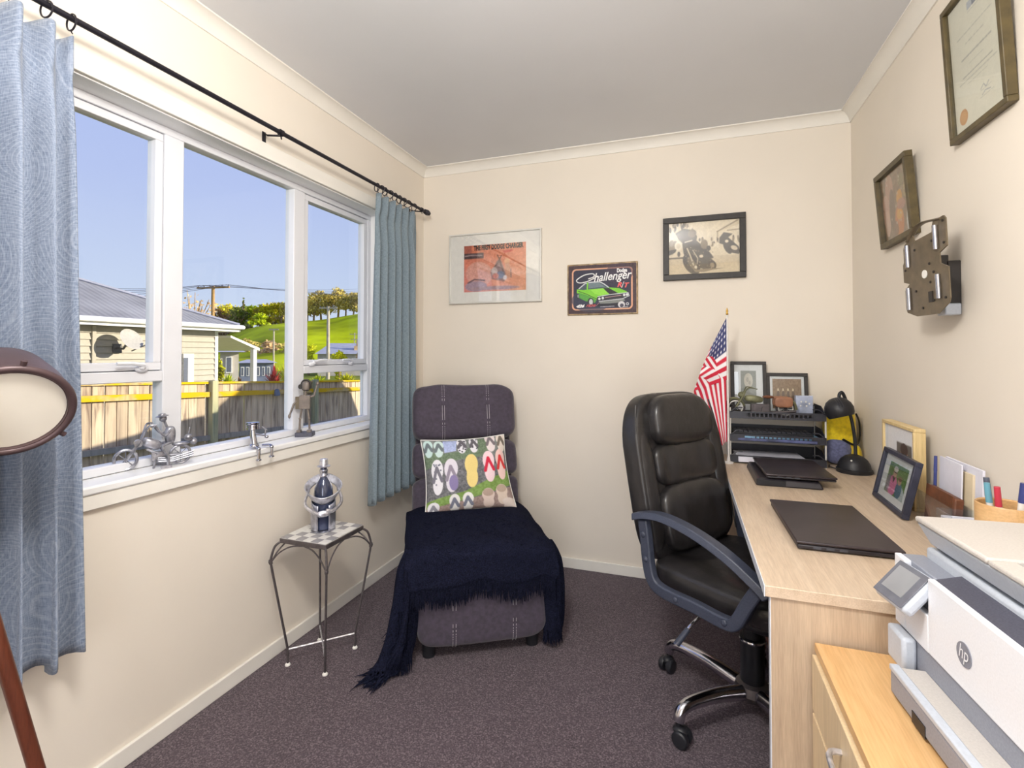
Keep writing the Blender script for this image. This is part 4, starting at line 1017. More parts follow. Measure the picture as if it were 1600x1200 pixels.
for sg in (-1, 1):
    g_.tube([(-0.078, sg*0.006, 0.027), (-0.050, sg*0.006, 0.066), (-0.043, sg*0.005, 0.080)], 0.0034, 6)
    g_.tube(smoothpath([(-0.043, sg*0.005, 0.080), (-0.034, sg*0.014, 0.104), (-0.026, sg*0.026, 0.118), (-0.012, sg*0.032, 0.118)], 4), 0.0030, 6)
    g_.tube([(0.052, sg*0.008, 0.029), (0.010, sg*0.008, 0.030), (-0.030, sg*0.006, 0.052)], 0.0032, 6)
g_.cyl((-0.026, -0.034, 0.119), (-0.020, -0.034, 0.119), 0.006, n=10)
g_.tube([(-0.010, -0.008, 0.022), (-0.016, -0.020, 0.001)], 0.0030, 6)
g_.build('fork_and_frame', 'figure_metal', mb_)
MB(T(-0.018, 0, 0.066) @ RY(0.45)).ell((0, 0, 0), (0.026, 0.012, 0.014), 18, 10, 0.7, 0.8).build('tank', 'figure_metal', mb_)
MB().cyl((-0.050, -0.008, 0.070), (-0.050, 0.008, 0.070), 0.010, n=16).build('headlight', 'figure_metal', mb_)
e_ = MB(); e_.box(-0.018, 0.014, -0.009, 0.009, 0.020, 0.042)
for k in range(4): e_.cyl((-0.012+0.007*k, -0.013, 0.034), (-0.012+0.007*k, 0.013, 0.034), 0.004, n=8)
e_.build('engine', 'figure_metal', mb_)
e_ = MB()
for k in range(3): e_.tube([(-0.005, -0.012, 0.026-0.005*k), (0.03, -0.016, 0.024-0.005*k), (0.082, -0.018, 0.036-0.006*k)], 0.0022, 6)
e_.build('exhaust', 'figure_metal', mb_)
MB().ell((0.052, 0, 0.058), (0.022, 0.010, 0.006), 14, 8).build('seat', 'figure_metal', mb_)
r_ = MB(); r_.ell((0.026, 0, 0.086), (0.014, 0.012, 0.024), 14, 10, 0.7, 0.8, M=T(0, 0, 0))
r_.tube([(0.018, 0, 0.108), (0.012, 0, 0.124)], 0.0035, 8)
r_.ell((0.008, 0, 0.132), (0.010, 0.009, 0.009), 12, 8)
r_.lathe([(0.016, 0), (0.017, 0.001), (0.010, 0.004), (0.009, 0.008), (0.002, 0.009)], 16, (0, 0, 0), T(0.006, 0, 0.138) @ RY(-0.15))
for sg in (-1, 1):
    r_.tube(smoothpath([(0.026, sg*0.013, 0.102), (0.008, sg*0.026, 0.088), (-0.014, sg*0.031, 0.116)], 4), 0.0032, 7)
    r_.tube(smoothpath([(0.032, sg*0.010, 0.066), (0.004, sg*0.024, 0.058), (0.018, sg*0.027, 0.030), (0.016, sg*0.030, 0.005)], 4), 0.0038, 7)
    r_.box(0.000, 0.026, sg*0.030-0.006, sg*0.030+0.006, 0.0005, 0.007)
r_.build('rider', 'figure_metal', mb_)
e_ = MB(); e_.ell((0.070, -0.012, 0.075), (0.012, 0.009, 0.010), 12, 8); e_.ell((0.084, -0.006, 0.062), (0.010, 0.010, 0.010), 12, 8); e_.tube([(0.070, -0.012, 0.085), (0.073, -0.012, 0.104)], 0.0018, 5); e_.build('luggage', 'figure_metal', mb_)
# piston-headed man sitting on the edge
ps = thing('piston_figurine', 'small chrome figure with a piston head sitting on the sill edge, legs dangling', 'figurine', (-1.556, 1.512, SZ), math.radians(-12)); ps.scale = (1.55, 1.55, 1.22)
# local +x out into the room, edge of the sill at about x = -0.002
MB().lathe([(0.013, 0.062), (0.0155, 0.063), (0.0155, 0.070), (0.0145, 0.071), (0.0145, 0.073), (0.0155, 0.074), (0.0155, 0.077), (0.0145, 0.078), (0.0155, 0.080), (0.0155, 0.084), (0.012, 0.0855)], 20, (-0.016, -0.012, 0)).build('piston_head', 'chrome', ps)
p2 = MB(); p2.tube([(-0.016, -0.012, 0.062), (-0.014, -0.012, 0.040), (-0.012, -0.010, 0.012)], [0.005, 0.007, 0.008], 10)
p2.ell((-0.012, -0.010, 0.010), (0.010, 0.012, 0.0095), 12, 8); p2.build('body', 'chrome', ps)
p2 = MB(); p2.tube([(-0.014, -0.010, 0.048), (-0.004, 0.012, 0.040), (0.000, 0.014, 0.058), (-0.008, 0.006, 0.068)], 0.003, 8); p2.ell((-0.002, 0.016, 0.035), 0.005, 10, 6); p2.build('arm', 'chrome', ps)
for (yy, dz) in ((-0.014, 0.0), (0.020, 0.004)):
    p2 = MB(); p2.tube(smoothpath([(-0.010, yy*0.5, 0.008), (0.006, yy, 0.009), (0.013, yy, 0.004), (0.013, yy, -0.026+dz)], 4), 0.0036, 8)
    p2.lathe([(0.0055, 0), (0.0065, 0.001), (0.0065, 0.004), (0.0045, 0.006)], 10, (0.013, yy, -0.033+dz)); p2.ell((0.013, yy, 0.004), 0.0055, 10, 6); p2.build('leg', 'chrome', ps)
# robot on a block
rb = thing('robot_figurine', 'bronze-grey robot figurine on a dark block waving on the window sill', 'figurine', (-1.612, 1.812, SZ), math.radians(28)); rb.scale = (1.2, 1.2, 1.42)
MB().box(-0.030, 0.030, -0.026, 0.026, 0, 0.013).build('block', 'printer_dark', rb, bevel=0.001)
r_ = MB()
for sg, sp_ in ((-1, -0.012), (1, 0.008)):
    r_.tube([(sp_, 0, 0.088), (sp_+sg*0.006, -0.002, 0.055), (sp_+sg*0.008, 0, 0.022)], [0.0042, 0.0035, 0.004], 8); r_.ell((sp_+sg*0.006, -0.002, 0.055), 0.005, 8, 6)
    r_.box(sp_+sg*0.008-0.007, sp_+sg*0.008+0.007, -0.015, 0.007, 0.013, 0.020)
r_.build('legs', 'robot_metal', rb)
MB().box(-0.020, 0.018, -0.010, 0.010, 0.086, 0.128).build('torso', 'robot_metal', rb, bevel=0.001)
pn = MB(); pn.box(-0.034, -0.020, -0.006, 0.006, 0.086, 0.124); pn.build('back_pack', 'bracket_metal', rb)
r_ = MB(); r_.tube([(0.018, 0, 0.122), (0.032, -0.002, 0.128), (0.042, 0, 0.160)], [0.0036, 0.0032, 0.003], 8); r_.ell((0.043, 0, 0.165), (0.006, 0.004, 0.006), 10, 6); r_.build('arm', 'robot_metal', rb)
r_ = MB(); r_.tube([(-0.020, 0, 0.120), (-0.040, -0.006, 0.100), (-0.052, -0.012, 0.068)], [0.004, 0.0036, 0.003], 8); r_.ell((-0.053, -0.012, 0.064), (0.005, 0.004, 0.007), 10, 6); r_.build('arm', 'robot_metal', rb)
r_ = MB(); r_.cyl((0, 0, 0.128), (0, 0, 0.142), 0.004, n=8); r_.ell((0.002, 0, 0.158), (0.014, 0.012, 0.015), 14, 10, 0.6, 0.6); r_.build('head', 'robot_metal', rb)
hd = torus((0.002, 0, 0.160), 0.017, 0.0028, 'y'); hd.cyl((-0.016, -0.008, 0.156), (-0.016, 0.008, 0.156), 0.008, n=12); hd.build('headphones', 'bracket_dark', rb)

# ------------------------------------------------------------------ floor lamp at the left edge
fl_ = thing('floor_lamp', 'brown metal tripod floor lamp with pale diffuser in front of the curtain', 'lamp', (-1.20, 0.56, 0))
apex = Vector((0.0, -0.085, 1.075))
for (fx_, fy_) in ((0.0, 0.155), (-0.10, -0.30), (0.26, -0.22)):
    MB().tube([apex+Vector((fx_*0.04, fy_*0.04, 0)), (fx_, fy_, 0.012)], [0.013, 0.0125], 12).build('leg', 'lamp_leg_wood', fl_)
MB().cyl(apex-Vector((0, 0, 0.06)), apex+Vector((0, 0, 0.03)), 0.022, n=16).build('hub', 'lamp_brown', fl_)
hc = at(14, 642, 0.985)-Vector((-1.20, 0.56, 0))
ax_ = Vector((0.845, -0.28, -0.46)).normalized()      # the way the lamp looks
q_ = Vector((0, 0, 1)).rotation_difference(ax_).to_matrix().to_4x4()
LM = T(*hc) @ q_
RR = 0.100
MB(LM).lathe([(0.030, -0.17), (0.055, -0.165), (0.080, -0.12), (0.096, -0.05), (RR, -0.008), (RR, 0.004), (RR-0.012, 0.006), (RR-0.012, -0.008), (0.02, -0.150)], 48).build('shade', 'lamp_brown', fl_)
MB(LM).lathe([(0.001, -0.006), (RR-0.013, -0.006), (RR-0.013, -0.002), (0.001, -0.001)], 48).build('diffuser', 'lamp_diffuser', fl_)
tr_ = torus((0, 0, 0.002), RR-0.004, 0.0075, 'z', 48, 10, LM); tr_.build('rim', 'lamp_brown', fl_)
for a in (0.6, 2.7, 4.8):
    MB(LM).cyl((RR*math.cos(a), RR*math.sin(a), 0.0), ((RR+0.013)*math.cos(a), (RR+0.013)*math.sin(a), 0.0), 0.005, 0.0055, 10).build('clip', 'lamp_brown', fl_)
MB().tube([hc-ax_*0.15, apex+Vector((0, 0, 0.02))], 0.009, 8).build('arm', 'lamp_brown', fl_)

# ------------------------------------------------------------------ pictures on the back wall
def frame_bars(par, x0, x1, z0, z1, b_, d, m, bev=0.002, M=None):
    """four mitre-less bars of a frame in the XZ plane, back at y=0, front at y=-d"""
    for (a0, a1, c0, c1) in ((x0, x1, z1-b_, z1), (x0, x1, z0, z0+b_), (x0, x0+b_, z0+b_, z1-b_), (x1-b_, x1, z0+b_, z1-b_)):
        MB(M).box(a0, a1, -d, 0, c0, c1).build('frame_bar', m, par, bevel=bev)
# 1 white framed poster
pf = thing('framed_poster', 'white-framed orange car poster on the back wall beside the curtain', 'picture', (-1.09, YB, 1.745))
frame_bars(pf, -0.299, 0.299, -0.216, 0.216, 0.010, 0.022, 'frame_silver')
MB().box(-0.289, 0.289, -0.010, -0.004, -0.206, 0.206).build('mount_board', 'mat_board', pf)
cv = Canvas(180, 126, lambda *_: 0) if False else Canvas(180, 126, (222, 128, 84))
cv.put(cv.y > -1, lambda x, y: np.stack([214+18*y, 122+50*y*(0.4+x*0.6), 84+52*y], -1)); cv.noise(9, 14)
cv.rect(0, 0, 0.13, 0.22, (150, 74, 62), 0.6); cv.ell(0.25, 0.62, 0.22, 0.26, (222, 186, 176), 0.2, 0.55); cv.ell(0.75, 0.75, 0.3, 0.25, (232, 170, 140), 0, 0.4)
cv.rect(0, 0.17, 0.325, 0.285, (84, 56, 58)); cv.line([(0.02, 0.225), (0.12, 0.21), (0.3, 0.225)], 0.012, (180, 160, 160)); cv.rect(0.0, 0.25, 0.17, 0.285, (60, 40, 44))
cv.poly([(0.44, 0.60), (0.555, 0.34), (0.60, 0.34), (0.70, 0.70), (0.66, 0.80), (0.46, 0.74)], (120, 104, 116), 0.75); cv.line([(0.55, 0.24), (0.60, 0.40)], 0.010, (92, 60, 50)); cv.line([(0.61, 0.26), (0.55, 0.42), (0.45, 0.56)], 0.010, (92, 60, 50)); cv.line([(0.585, 0.38), (0.66, 0.66)], 0.012, (104, 72, 62))
cv.ell(0.50, 0.58, 0.05, 0.09, (196, 178, 176)); cv.ell(0.60, 0.66, 0.06, 0.08, (110, 120, 150)); cv.ell(0.52, 0.68, 0.05, 0.06, (206, 130, 120)); cv.ell(0.70, 0.38, 0.045, 0.06, (226, 172, 130)); cv.poly([(0.67, 0.42), (0.74, 0.42), (0.78, 0.72), (0.68, 0.76)], (206, 150, 120)); cv.line([(0.76, 0.55), (0.765, 0.72)], 0.008, (110, 90, 100))
cv.ell(0.20, 0.88, 0.18, 0.11, (176, 152, 168)); cv.line([(0.07, 0.80), (0.18, 0.73), (0.34, 0.76)], 0.012, (92, 72, 80)); cv.ell(0.5, 0.93, 0.4, 0.04, (178, 150, 156)); cv.ell(0.72, 0.17, 0.08, 0.025, (206, 74, 54), -0.1); cv.line([(0.64, 0.16), (0.67, 0.20), (0.70, 0.15), (0.73, 0.19), (0.78, 0.16)], 0.009, (206, 70, 50)); cv.ell(0.67, 0.72, 0.03, 0.05, (220, 210, 214)); cv.blur(3); cv.noise(12, 7); cv.noise(8, 3)
canvas_mesh('poster_print', cv, lambda u, v: Vector((-0.200+0.402*u, -0.0108, 0.142-0.286*v)), 'print', pf)
text_mesh('poster_title', 'THE FIRST DODGE CHARGER', 0.040, lambda x, y: (0.025+x, -0.0116, 0.1235+y), 'text_black', pf, bold=0.0022, width=0.322)
MB().box(-0.289, 0.289, -0.016, -0.0135, -0.206, 0.206).build('glass', 'picture_glass', pf, smooth=False)
# 2 tin sign
sg_ = thing('tin_sign', 'embossed tin sign of a green muscle car on the back wall', 'sign', (-0.441, YB, 1.587))
MB().box(-0.198, 0.198, -0.010, 0, -0.146, 0.146).build('plate', 'tin_edge', sg_, bevel=0.004)
cv = Canvas(230, 168, (66, 44, 52)); cv.noise(10, 8)
def rrect(x0, y0, x1, y1, r, c):
    k = cv.w/cv.h
    qx = np.abs((cv.x-(x0+x1)/2)*k)-((x1-x0)/2*k-r); qy = np.abs(cv.y-(y0+y1)/2)-((y1-y0)/2-r)
    dd = np.sqrt(np.maximum(qx, 0)**2+np.maximum(qy, 0)**2)+np.minimum(np.maximum(qx, qy), 0)
    cv.put(dd <= r, c)
rrect(0.055, 0.075, 0.945, 0.925, 0.08, (226, 170, 138)); rrect(0.075, 0.10, 0.925, 0.90, 0.07, (40, 38, 62)); cv.ell(0.35, 0.72, 0.3, 0.25, (54, 60, 84), 0, 0.6); cv.ell(0.75, 0.2, 0.2, 0.2, (64, 44, 66), 0, 0.5)
G1, G2, G3 = (126, 206, 48), (150, 224, 70), (84, 160, 60); CH = (206, 210, 214); BK = (30, 28, 34)
cv.poly([(0.15, 0.48), (0.24, 0.375), (0.34, 0.35), (0.47, 0.35), (0.53, 0.39), (0.60, 0.47), (0.62, 0.50), (0.35, 0.52), (0.24, 0.53)], (70, 84, 96))
cv.line([(0.16, 0.48), (0.25, 0.38), (0.34, 0.355), (0.47, 0.355), (0.53, 0.40), (0.60, 0.475)], 0.010, CH); cv.poly([(0.30, 0.37), (0.46, 0.37), (0.55, 0.46), (0.31, 0.48)], (110, 128, 134)); cv.line([(0.29, 0.37), (0.285, 0.51)], 0.014, G1)
cv.poly([(0.13, 0.49), (0.22, 0.51), (0.33, 0.50), (0.62, 0.48), (0.75, 0.50), (0.86, 0.57), (0.88, 0.62), (0.45, 0.68), (0.40, 0.76), (0.25, 0.66), (0.15, 0.62), (0.125, 0.55)], G1)
cv.poly([(0.33, 0.51), (0.52, 0.49), (0.62, 0.60), (0.47, 0.63), (0.40, 0.60)], G2); cv.poly([(0.16, 0.56), (0.30, 0.63), (0.42, 0.72), (0.40, 0.78), (0.26, 0.74), (0.15, 0.66)], G3)
cv.poly([(0.52, 0.49), (0.60, 0.485), (0.74, 0.60), (0.62, 0.625)], BK); cv.line([(0.15, 0.53), (0.28, 0.60), (0.42, 0.70)], 0.006, BK)
cv.poly([(0.44, 0.65), (0.60, 0.62), (0.88, 0.59), (0.90, 0.66), (0.80, 0.72), (0.46, 0.76), (0.42, 0.71)], (44, 42, 54)); cv.line([(0.44, 0.655), (0.60, 0.625), (0.88, 0.595), (0.895, 0.66), (0.80, 0.715), (0.46, 0.755)], 0.007, CH); cv.line([(0.55, 0.68), (0.78, 0.645)], 0.006, (190, 150, 150))
for (x_, y_) in ((0.465, 0.70), (0.515, 0.69), (0.825, 0.64), (0.865, 0.635)): cv.ell(x_, y_, 0.018, 0.026, (222, 224, 226))
cv.poly([(0.46, 0.765), (0.82, 0.72), (0.84, 0.75), (0.76, 0.79), (0.48, 0.81)], (130, 134, 130)); cv.ell(0.335, 0.76, 0.045, 0.085, BK); cv.ell(0.34, 0.76, 0.028, 0.06, (200, 204, 206)); cv.ell(0.145, 0.63, 0.018, 0.06, (40, 40, 46)); cv.ell(0.147, 0.63, 0.010, 0.036, (150, 156, 158)); cv.ell(0.55, 0.83, 0.32, 0.03, (26, 26, 40))
cv.ell(0.785, 0.83, 0.05, 0.065, (216, 214, 218)); cv.ell(0.79, 0.85, 0.028, 0.04, (70, 66, 84)); cv.ell(0.87, 0.82, 0.022, 0.03, (200, 200, 206)); cv.ell(0.87, 0.82, 0.011, 0.016, (60, 56, 76)); cv.rect(0.80, 0.875, 0.88, 0.885, (210, 210, 214)); cv.line([(0.48, 0.865), (0.68, 0.858)], 0.005, (190, 190, 204)); cv.line([(0.30, 0.80), (0.33, 0.86), (0.42, 0.84), (0.46, 0.78)], 0.004, (180, 110, 130)); cv.noise(8, 3)
SW, SH = 0.380, 0.276
canvas_mesh('sign_print', cv, lambda u, v: Vector((-SW/2+SW*u, -0.0108, SH/2-SH*v)), 'print', sg_)
sx = lambda u, v: (-SW/2+SW*u, SH/2-SH*v)
def stext(nm, s_, size, u, v, m, **kw):
    a, b_ = sx(u, v); rot = kw.pop('rot', 0.0)
    text_mesh(nm, s_, size, lambda x, y: (a+x*math.cos(rot)-y*math.sin(rot), -0.0118, b_+x*math.sin(rot)+y*math.cos(rot)), m, sg_, **kw)
stext('script_lettering', 'hallenger', 0.066, 0.645, 0.255, 'text_white', shear=0.35, bold=0.001, width=0.212, rot=0.05)
cP = smoothpath([(0.335, 0.30), (0.395, 0.235), (0.345, 0.185), (0.20, 0.23), (0.125, 0.31), (0.17, 0.365), (0.27, 0.345), (0.385, 0.275)], 6)if False else smoothpath([Vector((*(lambda t: (t[0], 0, t[1]))(sx(u, v)),)) for u, v in ((0.30, 0.285), (0.385, 0.245), (0.37, 0.185), (0.24, 0.205), (0.125, 0.30), (0.165, 0.36), (0.28, 0.34), (0.40, 0.27))], 6)
MB(T(0, -0.0112, 0)).tube(cP, 0.0034, 6, flat=1.0).build('script_lettering', 'text_white', sg_)
stext('small_lettering', 'Dodge', 0.030, 0.795, 0.145, 'text_white', bold=0.0012, width=0.056)
stext('red_lettering', 'R', 0.036, 0.755, 0.435, 'text_red', shear=0.3, bold=0.0012, width=0.026)
stext('slash_lettering', '/', 0.052, 0.80, 0.44, 'text_white', shear=0.2, width=0.016)
stext('red_lettering', 'T', 0.036, 0.845, 0.45, 'text_red', shear=0.3, bold=0.0012, width=0.028)
stext('small_lettering', '426', 0.022, 0.17, 0.845, 'text_white', shear=0.5, bold=0.0012, width=0.050)
stext('red_lettering', 'HEMI', 0.020, 0.33, 0.84, 'text_red', shear=0.5, width=0.056)
# 3 sepia race photograph
ph_ = thing('framed_photograph', 'black-framed sepia motorcycle race photograph on the back wall', 'picture', (0.095, YB, 1.783))
frame_bars(ph_, -0.204, 0.204, -0.168, 0.168, 0.030, 0.024, 'frame_black')
cv = Canvas(200, 156, (226, 212, 182)); SD = (72, 62, 46); SM = (140, 124, 96)
cv.put(cv.y > 0.66, (212, 196, 164)); cv.noise(8, 9)
for k in range(26):
    x_ = random.uniform(0, 0.34); cv.ell(x_, random.uniform(0.02, 0.16), 0.014, 0.05, random.choice((SD, SM, (238, 226, 200))), 0)
for k in range(34):
    x_ = random.uniform(0.44, 1.0); cv.ell(x_, random.uniform(0.34, 0.5), 0.012, random.uniform(0.02, 0.06), random.choice((SD, SM, SM, (236, 224, 198))))
cv.poly([(0.68, 0.22), (0.98, 0.02), (1, 0.0), (1, 0.10), (0.72, 0.22), (0.71, 0.34), (0.69, 0.34)], (214, 198, 164)); cv.line([(0.69, 0.22), (0.97, 0.03)], 0.012, (150, 132, 100)); cv.line([(0.695, 0.22), (0.695, 0.34)], 0.008, (150, 132, 100)); cv.line([(0.83, 0.21), (1.0, 0.20)], 0.01, (160, 142, 108))
cv.rect(0, 0.66, 0.22, 0.69, (96, 84, 64)); cv.ell(0.05, 0.46, 0.05, 0.14, (150, 134, 106)); cv.ell(0.10, 0.40, 0.035, 0.06, SM); cv.poly([(0.0, 0.52), (0.12, 0.5), (0.1, 0.56), (0, 0.62)], SD)
# main bike and rider
cv.poly([(0.10, 0.20), (0.22, 0.12), (0.36, 0.16), (0.41, 0.28), (0.40, 0.36), (0.52, 0.50), (0.60, 0.62), (0.64, 0.70), (0.56, 0.74), (0.44, 0.60), (0.30, 0.52), (0.18, 0.36), (0.14, 0.28)], SD); cv.ell(0.26, 0.27, 0.13, 0.12, (84, 74, 56), 0.2); cv.ell(0.34, 0.22, 0.06, 0.08, (120, 106, 82), 0.3)
cv.poly([(0.20, 0.40), (0.36, 0.46), (0.52, 0.62), (0.64, 0.76), (0.66, 0.90), (0.56, 0.93), (0.40, 0.86), (0.30, 0.80), (0.22, 0.60)], (84, 73, 55)); cv.ell(0.33, 0.80, 0.10, 0.22, (70, 60, 44), -0.55); cv.ell(0.34, 0.79, 0.045, 0.15, (120, 106, 82), -0.55); cv.ell(0.62, 0.84, 0.055, 0.09, (70, 60, 44), -0.3); cv.ell(0.62, 0.84, 0.03, 0.05, (150, 134, 104), -0.3)
cv.ell(0.145, 0.44, 0.055, 0.085, (238, 228, 204)); cv.ell(0.145, 0.44, 0.03, 0.05, (216, 202, 172)); cv.line([(0.24, 0.38), (0.34, 0.35)], 0.012, (232, 220, 194)); cv.line([(0.27, 0.50), (0.32, 0.66), (0.36, 0.82)], 0.012, (214, 200, 168)); cv.line([(0.35, 0.54), (0.42, 0.70), (0.41, 0.80)], 0.008, (222, 208, 178)); cv.ell(0.47, 0.66, 0.03, 0.03, (226, 212, 184)); cv.ell(0.39, 0.86, 0.02, 0.03, (222, 210, 182)); cv.ell(0.15, 0.60, 0.02, 0.05, SD)
cv.poly([(0.36, 0.92), (0.5, 0.90), (0.8, 0.90), (0.62, 0.93), (0.5, 0.96), (0.38, 0.95)], (140, 124, 96))
# second bike
cv.poly([(0.72, 0.34), (0.78, 0.24), (0.84, 0.26), (0.90, 0.28), (0.84, 0.34), (0.90, 0.42), (0.98, 0.52), (1.0, 0.62), (0.98, 0.66), (0.86, 0.62), (0.80, 0.48), (0.72, 0.44)], SD); cv.ell(0.83, 0.54, 0.04, 0.12, SD, -0.5); cv.ell(0.92, 0.54, 0.05, 0.04, (214, 200, 170), 0.5); cv.line([(0.86, 0.60), (0.96, 0.60)], 0.012, SD); cv.ell(0.82, 0.41, 0.025, 0.03, (226, 212, 184)); cv.ell(0.51, 0.44, 0.05, 0.09, SM); cv.ell(0.57, 0.52, 0.03, 0.05, SD)
cv.blur(2)
for k in range(60):
    x_, y_ = random.uniform(0.24, 0.64), random.uniform(0.45, 0.92); cv.ell(x_, y_, 0.008, 0.010, random.choice((SM, SD, (206, 190, 158))), 0, 0.7)
cv.noise(9, 3)
canvas_mesh('photo_print', cv, lambda u, v: Vector((-0.176+0.352*u, -0.010, 0.140-0.280*v)), 'print', ph_)
MB().box(-0.175, 0.175, -0.009, -0.002, -0.139, 0.139).build('backing', 'mat_board', ph_)
MB().box(-0.176, 0.176, -0.0145, -0.0125, -0.140, 0.140).build('glass', 'picture_glass', ph_, smooth=False)

# ------------------------------------------------------------------ pictures and bracket on the right wall (local x runs towards the camera)
def rwall(name, label, y, z, tilt):
    # local: x towards -Y (camera), -y into the room (-X), leaning forward at the top by tilt
    o = thing(name, label, 'picture', (XR, y, z)); o.rotation_euler = (tilt, 0, -PI/2); return o
ce = rwall('framed_certificate', 'dark-framed certificate with an orange seal high on the right wall', 1.675, 1.838, math.radians(3.0))
frame_bars(ce, -0.140, 0.140, 0, 0.400, 0.016, 0.024, 'frame_brown')
MB().box(-0.122, 0.122, -0.010, -0.003, 0.018, 0.382).build('backing', 'mat_board', ce)
cv = Canvas(110, 164, (240, 230, 204)); cv.noise(3, 10)
cv.rect(0.40, 0.075, 0.50, 0.135, (190, 190, 190)); cv.rect(0.50, 0.075, 0.72, 0.135, (110, 112, 122)); cv.line([(0.54, 0.105), (0.69, 0.105)], 0.010, (206, 206, 210)); cv.rect(0.40, 0.15, 0.62, 0.155, (200, 194, 176))
for (x0, x1, y_, wd) in ((0.16, 0.84, 0.28, 0.0030), (0.32, 0.68, 0.36, 0.002), (0.22, 0.80, 0.46, 0.0055), (0.36, 0.64, 0.53, 0.002), (0.22, 0.80, 0.60, 0.0045), (0.14, 0.88, 0.635, 0.0035), (0.30, 0.7, 0.67, 0.002), (0.54, 0.74, 0.80, 0.002), (0.52, 0.78, 0.85, 0.002)):
    xx = x0
    while xx < x1: e_ = min(x1, xx+random.uniform(0.03, 0.09)); cv.line([(xx, y_), (e_, y_)], wd, (176, 170, 152)); xx = e_+0.018
cv.line([(0.54, 0.79), (0.60, 0.765), (0.64, 0.80), (0.70, 0.77)], 0.003, (150, 148, 150)); cv.line([(0.56, 0.84), (0.62, 0.82), (0.72, 0.835)], 0.003, (150, 148, 150)); cv.ell(0.17, 0.885, 0.088, 0.060, (214, 150, 78)); cv.ell(0.17, 0.885, 0.060, 0.040, (222, 160, 90))
canvas_mesh('certificate_print', cv, lambda u, v: Vector((-0.1215+0.243*u, -0.0112, 0.3815-0.363*v)), 'print', ce)
MB().box(-0.121, 0.121, -0.017, -0.0145, 0.019, 0.381).build('glass', 'acrylic', ce, smooth=False)
sm = rwall('framed_photograph', 'small dark-framed colour photograph above the bracket on the right wall', 2.222, 1.640, math.radians(4.5))
frame_bars(sm, -0.148, 0.148, 0, 0.292, 0.021, 0.026, 'frame_brown')
cv = Canvas(110, 110, (150, 116, 76)); cv.noise(18, 9)
for (x_, y_, rx_, ry_, c_) in ((0.30, 0.22, 0.14, 0.20, (206, 150, 116)), (0.12, 0.52, 0.13, 0.24, (214, 160, 130)), (0.14, 0.72, 0.10, 0.20, (222, 176, 146)), (0.62, 0.45, 0.10, 0.12, (230, 156, 36)), (0.55, 0.78, 0.16, 0.22, (220, 130, 50)), (0.58, 0.68, 0.10, 0.08, (236, 170, 60)), (0.66, 0.55, 0.14, 0.08, (190, 130, 100)), (0.86, 0.84, 0.08, 0.16, (206, 202, 190)), (0.88, 0.15, 0.05, 0.12, (226, 222, 216)), (0.84, 0.40, 0.10, 0.10, (170, 140, 80)), (0.35, 0.55, 0.10, 0.3, (126, 96, 66)), (0.72, 0.22, 0.10, 0.10, (140, 122, 70)), (0.4, 0.86, 0.10, 0.12, (140, 100, 62))):
    cv.ell(x_, y_, rx_, ry_, c_, 0.1, 0.9)
for k in range(40): cv.ell(random.random(), random.random(), 0.02, 0.02, random.choice(((210, 176, 140), (110, 86, 50), (226, 206, 180))), 0, 0.7)
cv.noise(10, 3)
canvas_mesh('photo_print', cv, lambda u, v: Vector((-0.128+0.256*u, -0.010, 0.272-0.252*v)), 'print', sm)
MB().box(-0.127, 0.127, -0.009, -0.002, 0.021, 0.271).build('backing', 'mat_board', sm)
MB().box(-0.127, 0.127, -0.015, -0.013, 0.021, 0.271).build('glass', 'acrylic', sm, smooth=False)
# screen bracket
br = thing('screen_bracket', 'empty tilting screen wall bracket with four chrome bars on the right wall', 'bracket', (XR, 1.830, 1.452)); br.rotation_euler = (0, 0, -PI/2); br.scale = (0.92, 0.92, 0.92)
BM = T(-0.005, -0.085, 0.012) @ RZ(0.10) @ RX(0.04)
def plate_poly(): return [(-0.125, -0.105), (-0.118, -0.118), (-0.06, -0.135), (0.06, -0.135), (0.118, -0.105), (0.125, -0.09), (0.125, 0.005), (0.085, 0.022), (0.085, 0.055), (0.125, 0.07), (0.125, 0.155), (0.115, 0.165), (0.06, 0.160), (0.055, 0.150), (0.05, 0.128), (-0.05, 0.120), (-0.058, 0.135), (-0.06, 0.142), (-0.115, 0.118), (-0.122, 0.105), (-0.122, 0.060), (-0.130, 0.050), (-0.130, -0.01), (-0.095, -0.02), (-0.125, -0.04)]
pm = MB(BM); pp_ = plate_poly()
pm.prism(pp_, -0.004, 0.0, 'XZ'); pm.build('plate', 'bracket_metal', br, smooth=False)
hdl = MB(BM); hdl.tube(smoothpath([(-0.090, -0.002, 0.126), (-0.050, -0.002, 0.158), (0.0, -0.002, 0.170), (0.06, -0.002, 0.164), (0.105, -0.002, 0.158)], 5), 0.010, 8, flat=0.4); hdl.build('handle', 'bracket_metal', br)
for (x_, z_) in ((-0.085, 0.075), (0.080, 0.105), (-0.092, -0.072), (0.080, -0.050)):
    MB(BM).cyl((x_, -0.010, z_-0.038), (x_, -0.010, z_+0.038), 0.0075, n=12).build('bar', 'chrome', br)
for (x_, z_) in ((-0.112, -0.10), (0.105, -0.088), (-0.108, 0.10), (0.112, 0.15), (0.05, 0.10), (-0.05, 0.09), (-0.02, -0.11), (0.112, 0.082), (-0.055, -0.05), (0.045, -0.09), (0.03, 0.03), (0.05, 0.0), (0.03, -0.03), (-0.115, 0.03)):
    MB(BM).cyl((x_, -0.0065, z_), (x_, -0.003, z_), 0.0042, n=10).build('screw', 'bracket_dark', br)
MB(BM).cyl((0.0, -0.006, 0.0), (0, -0.003, 0.0), 0.014, n=18).build('pivot', 'mat_board', br)
MB(BM).box(0.018, 0.040, -0.007, -0.003, -0.095, -0.060).build('catch', 'bracket_dark', br)
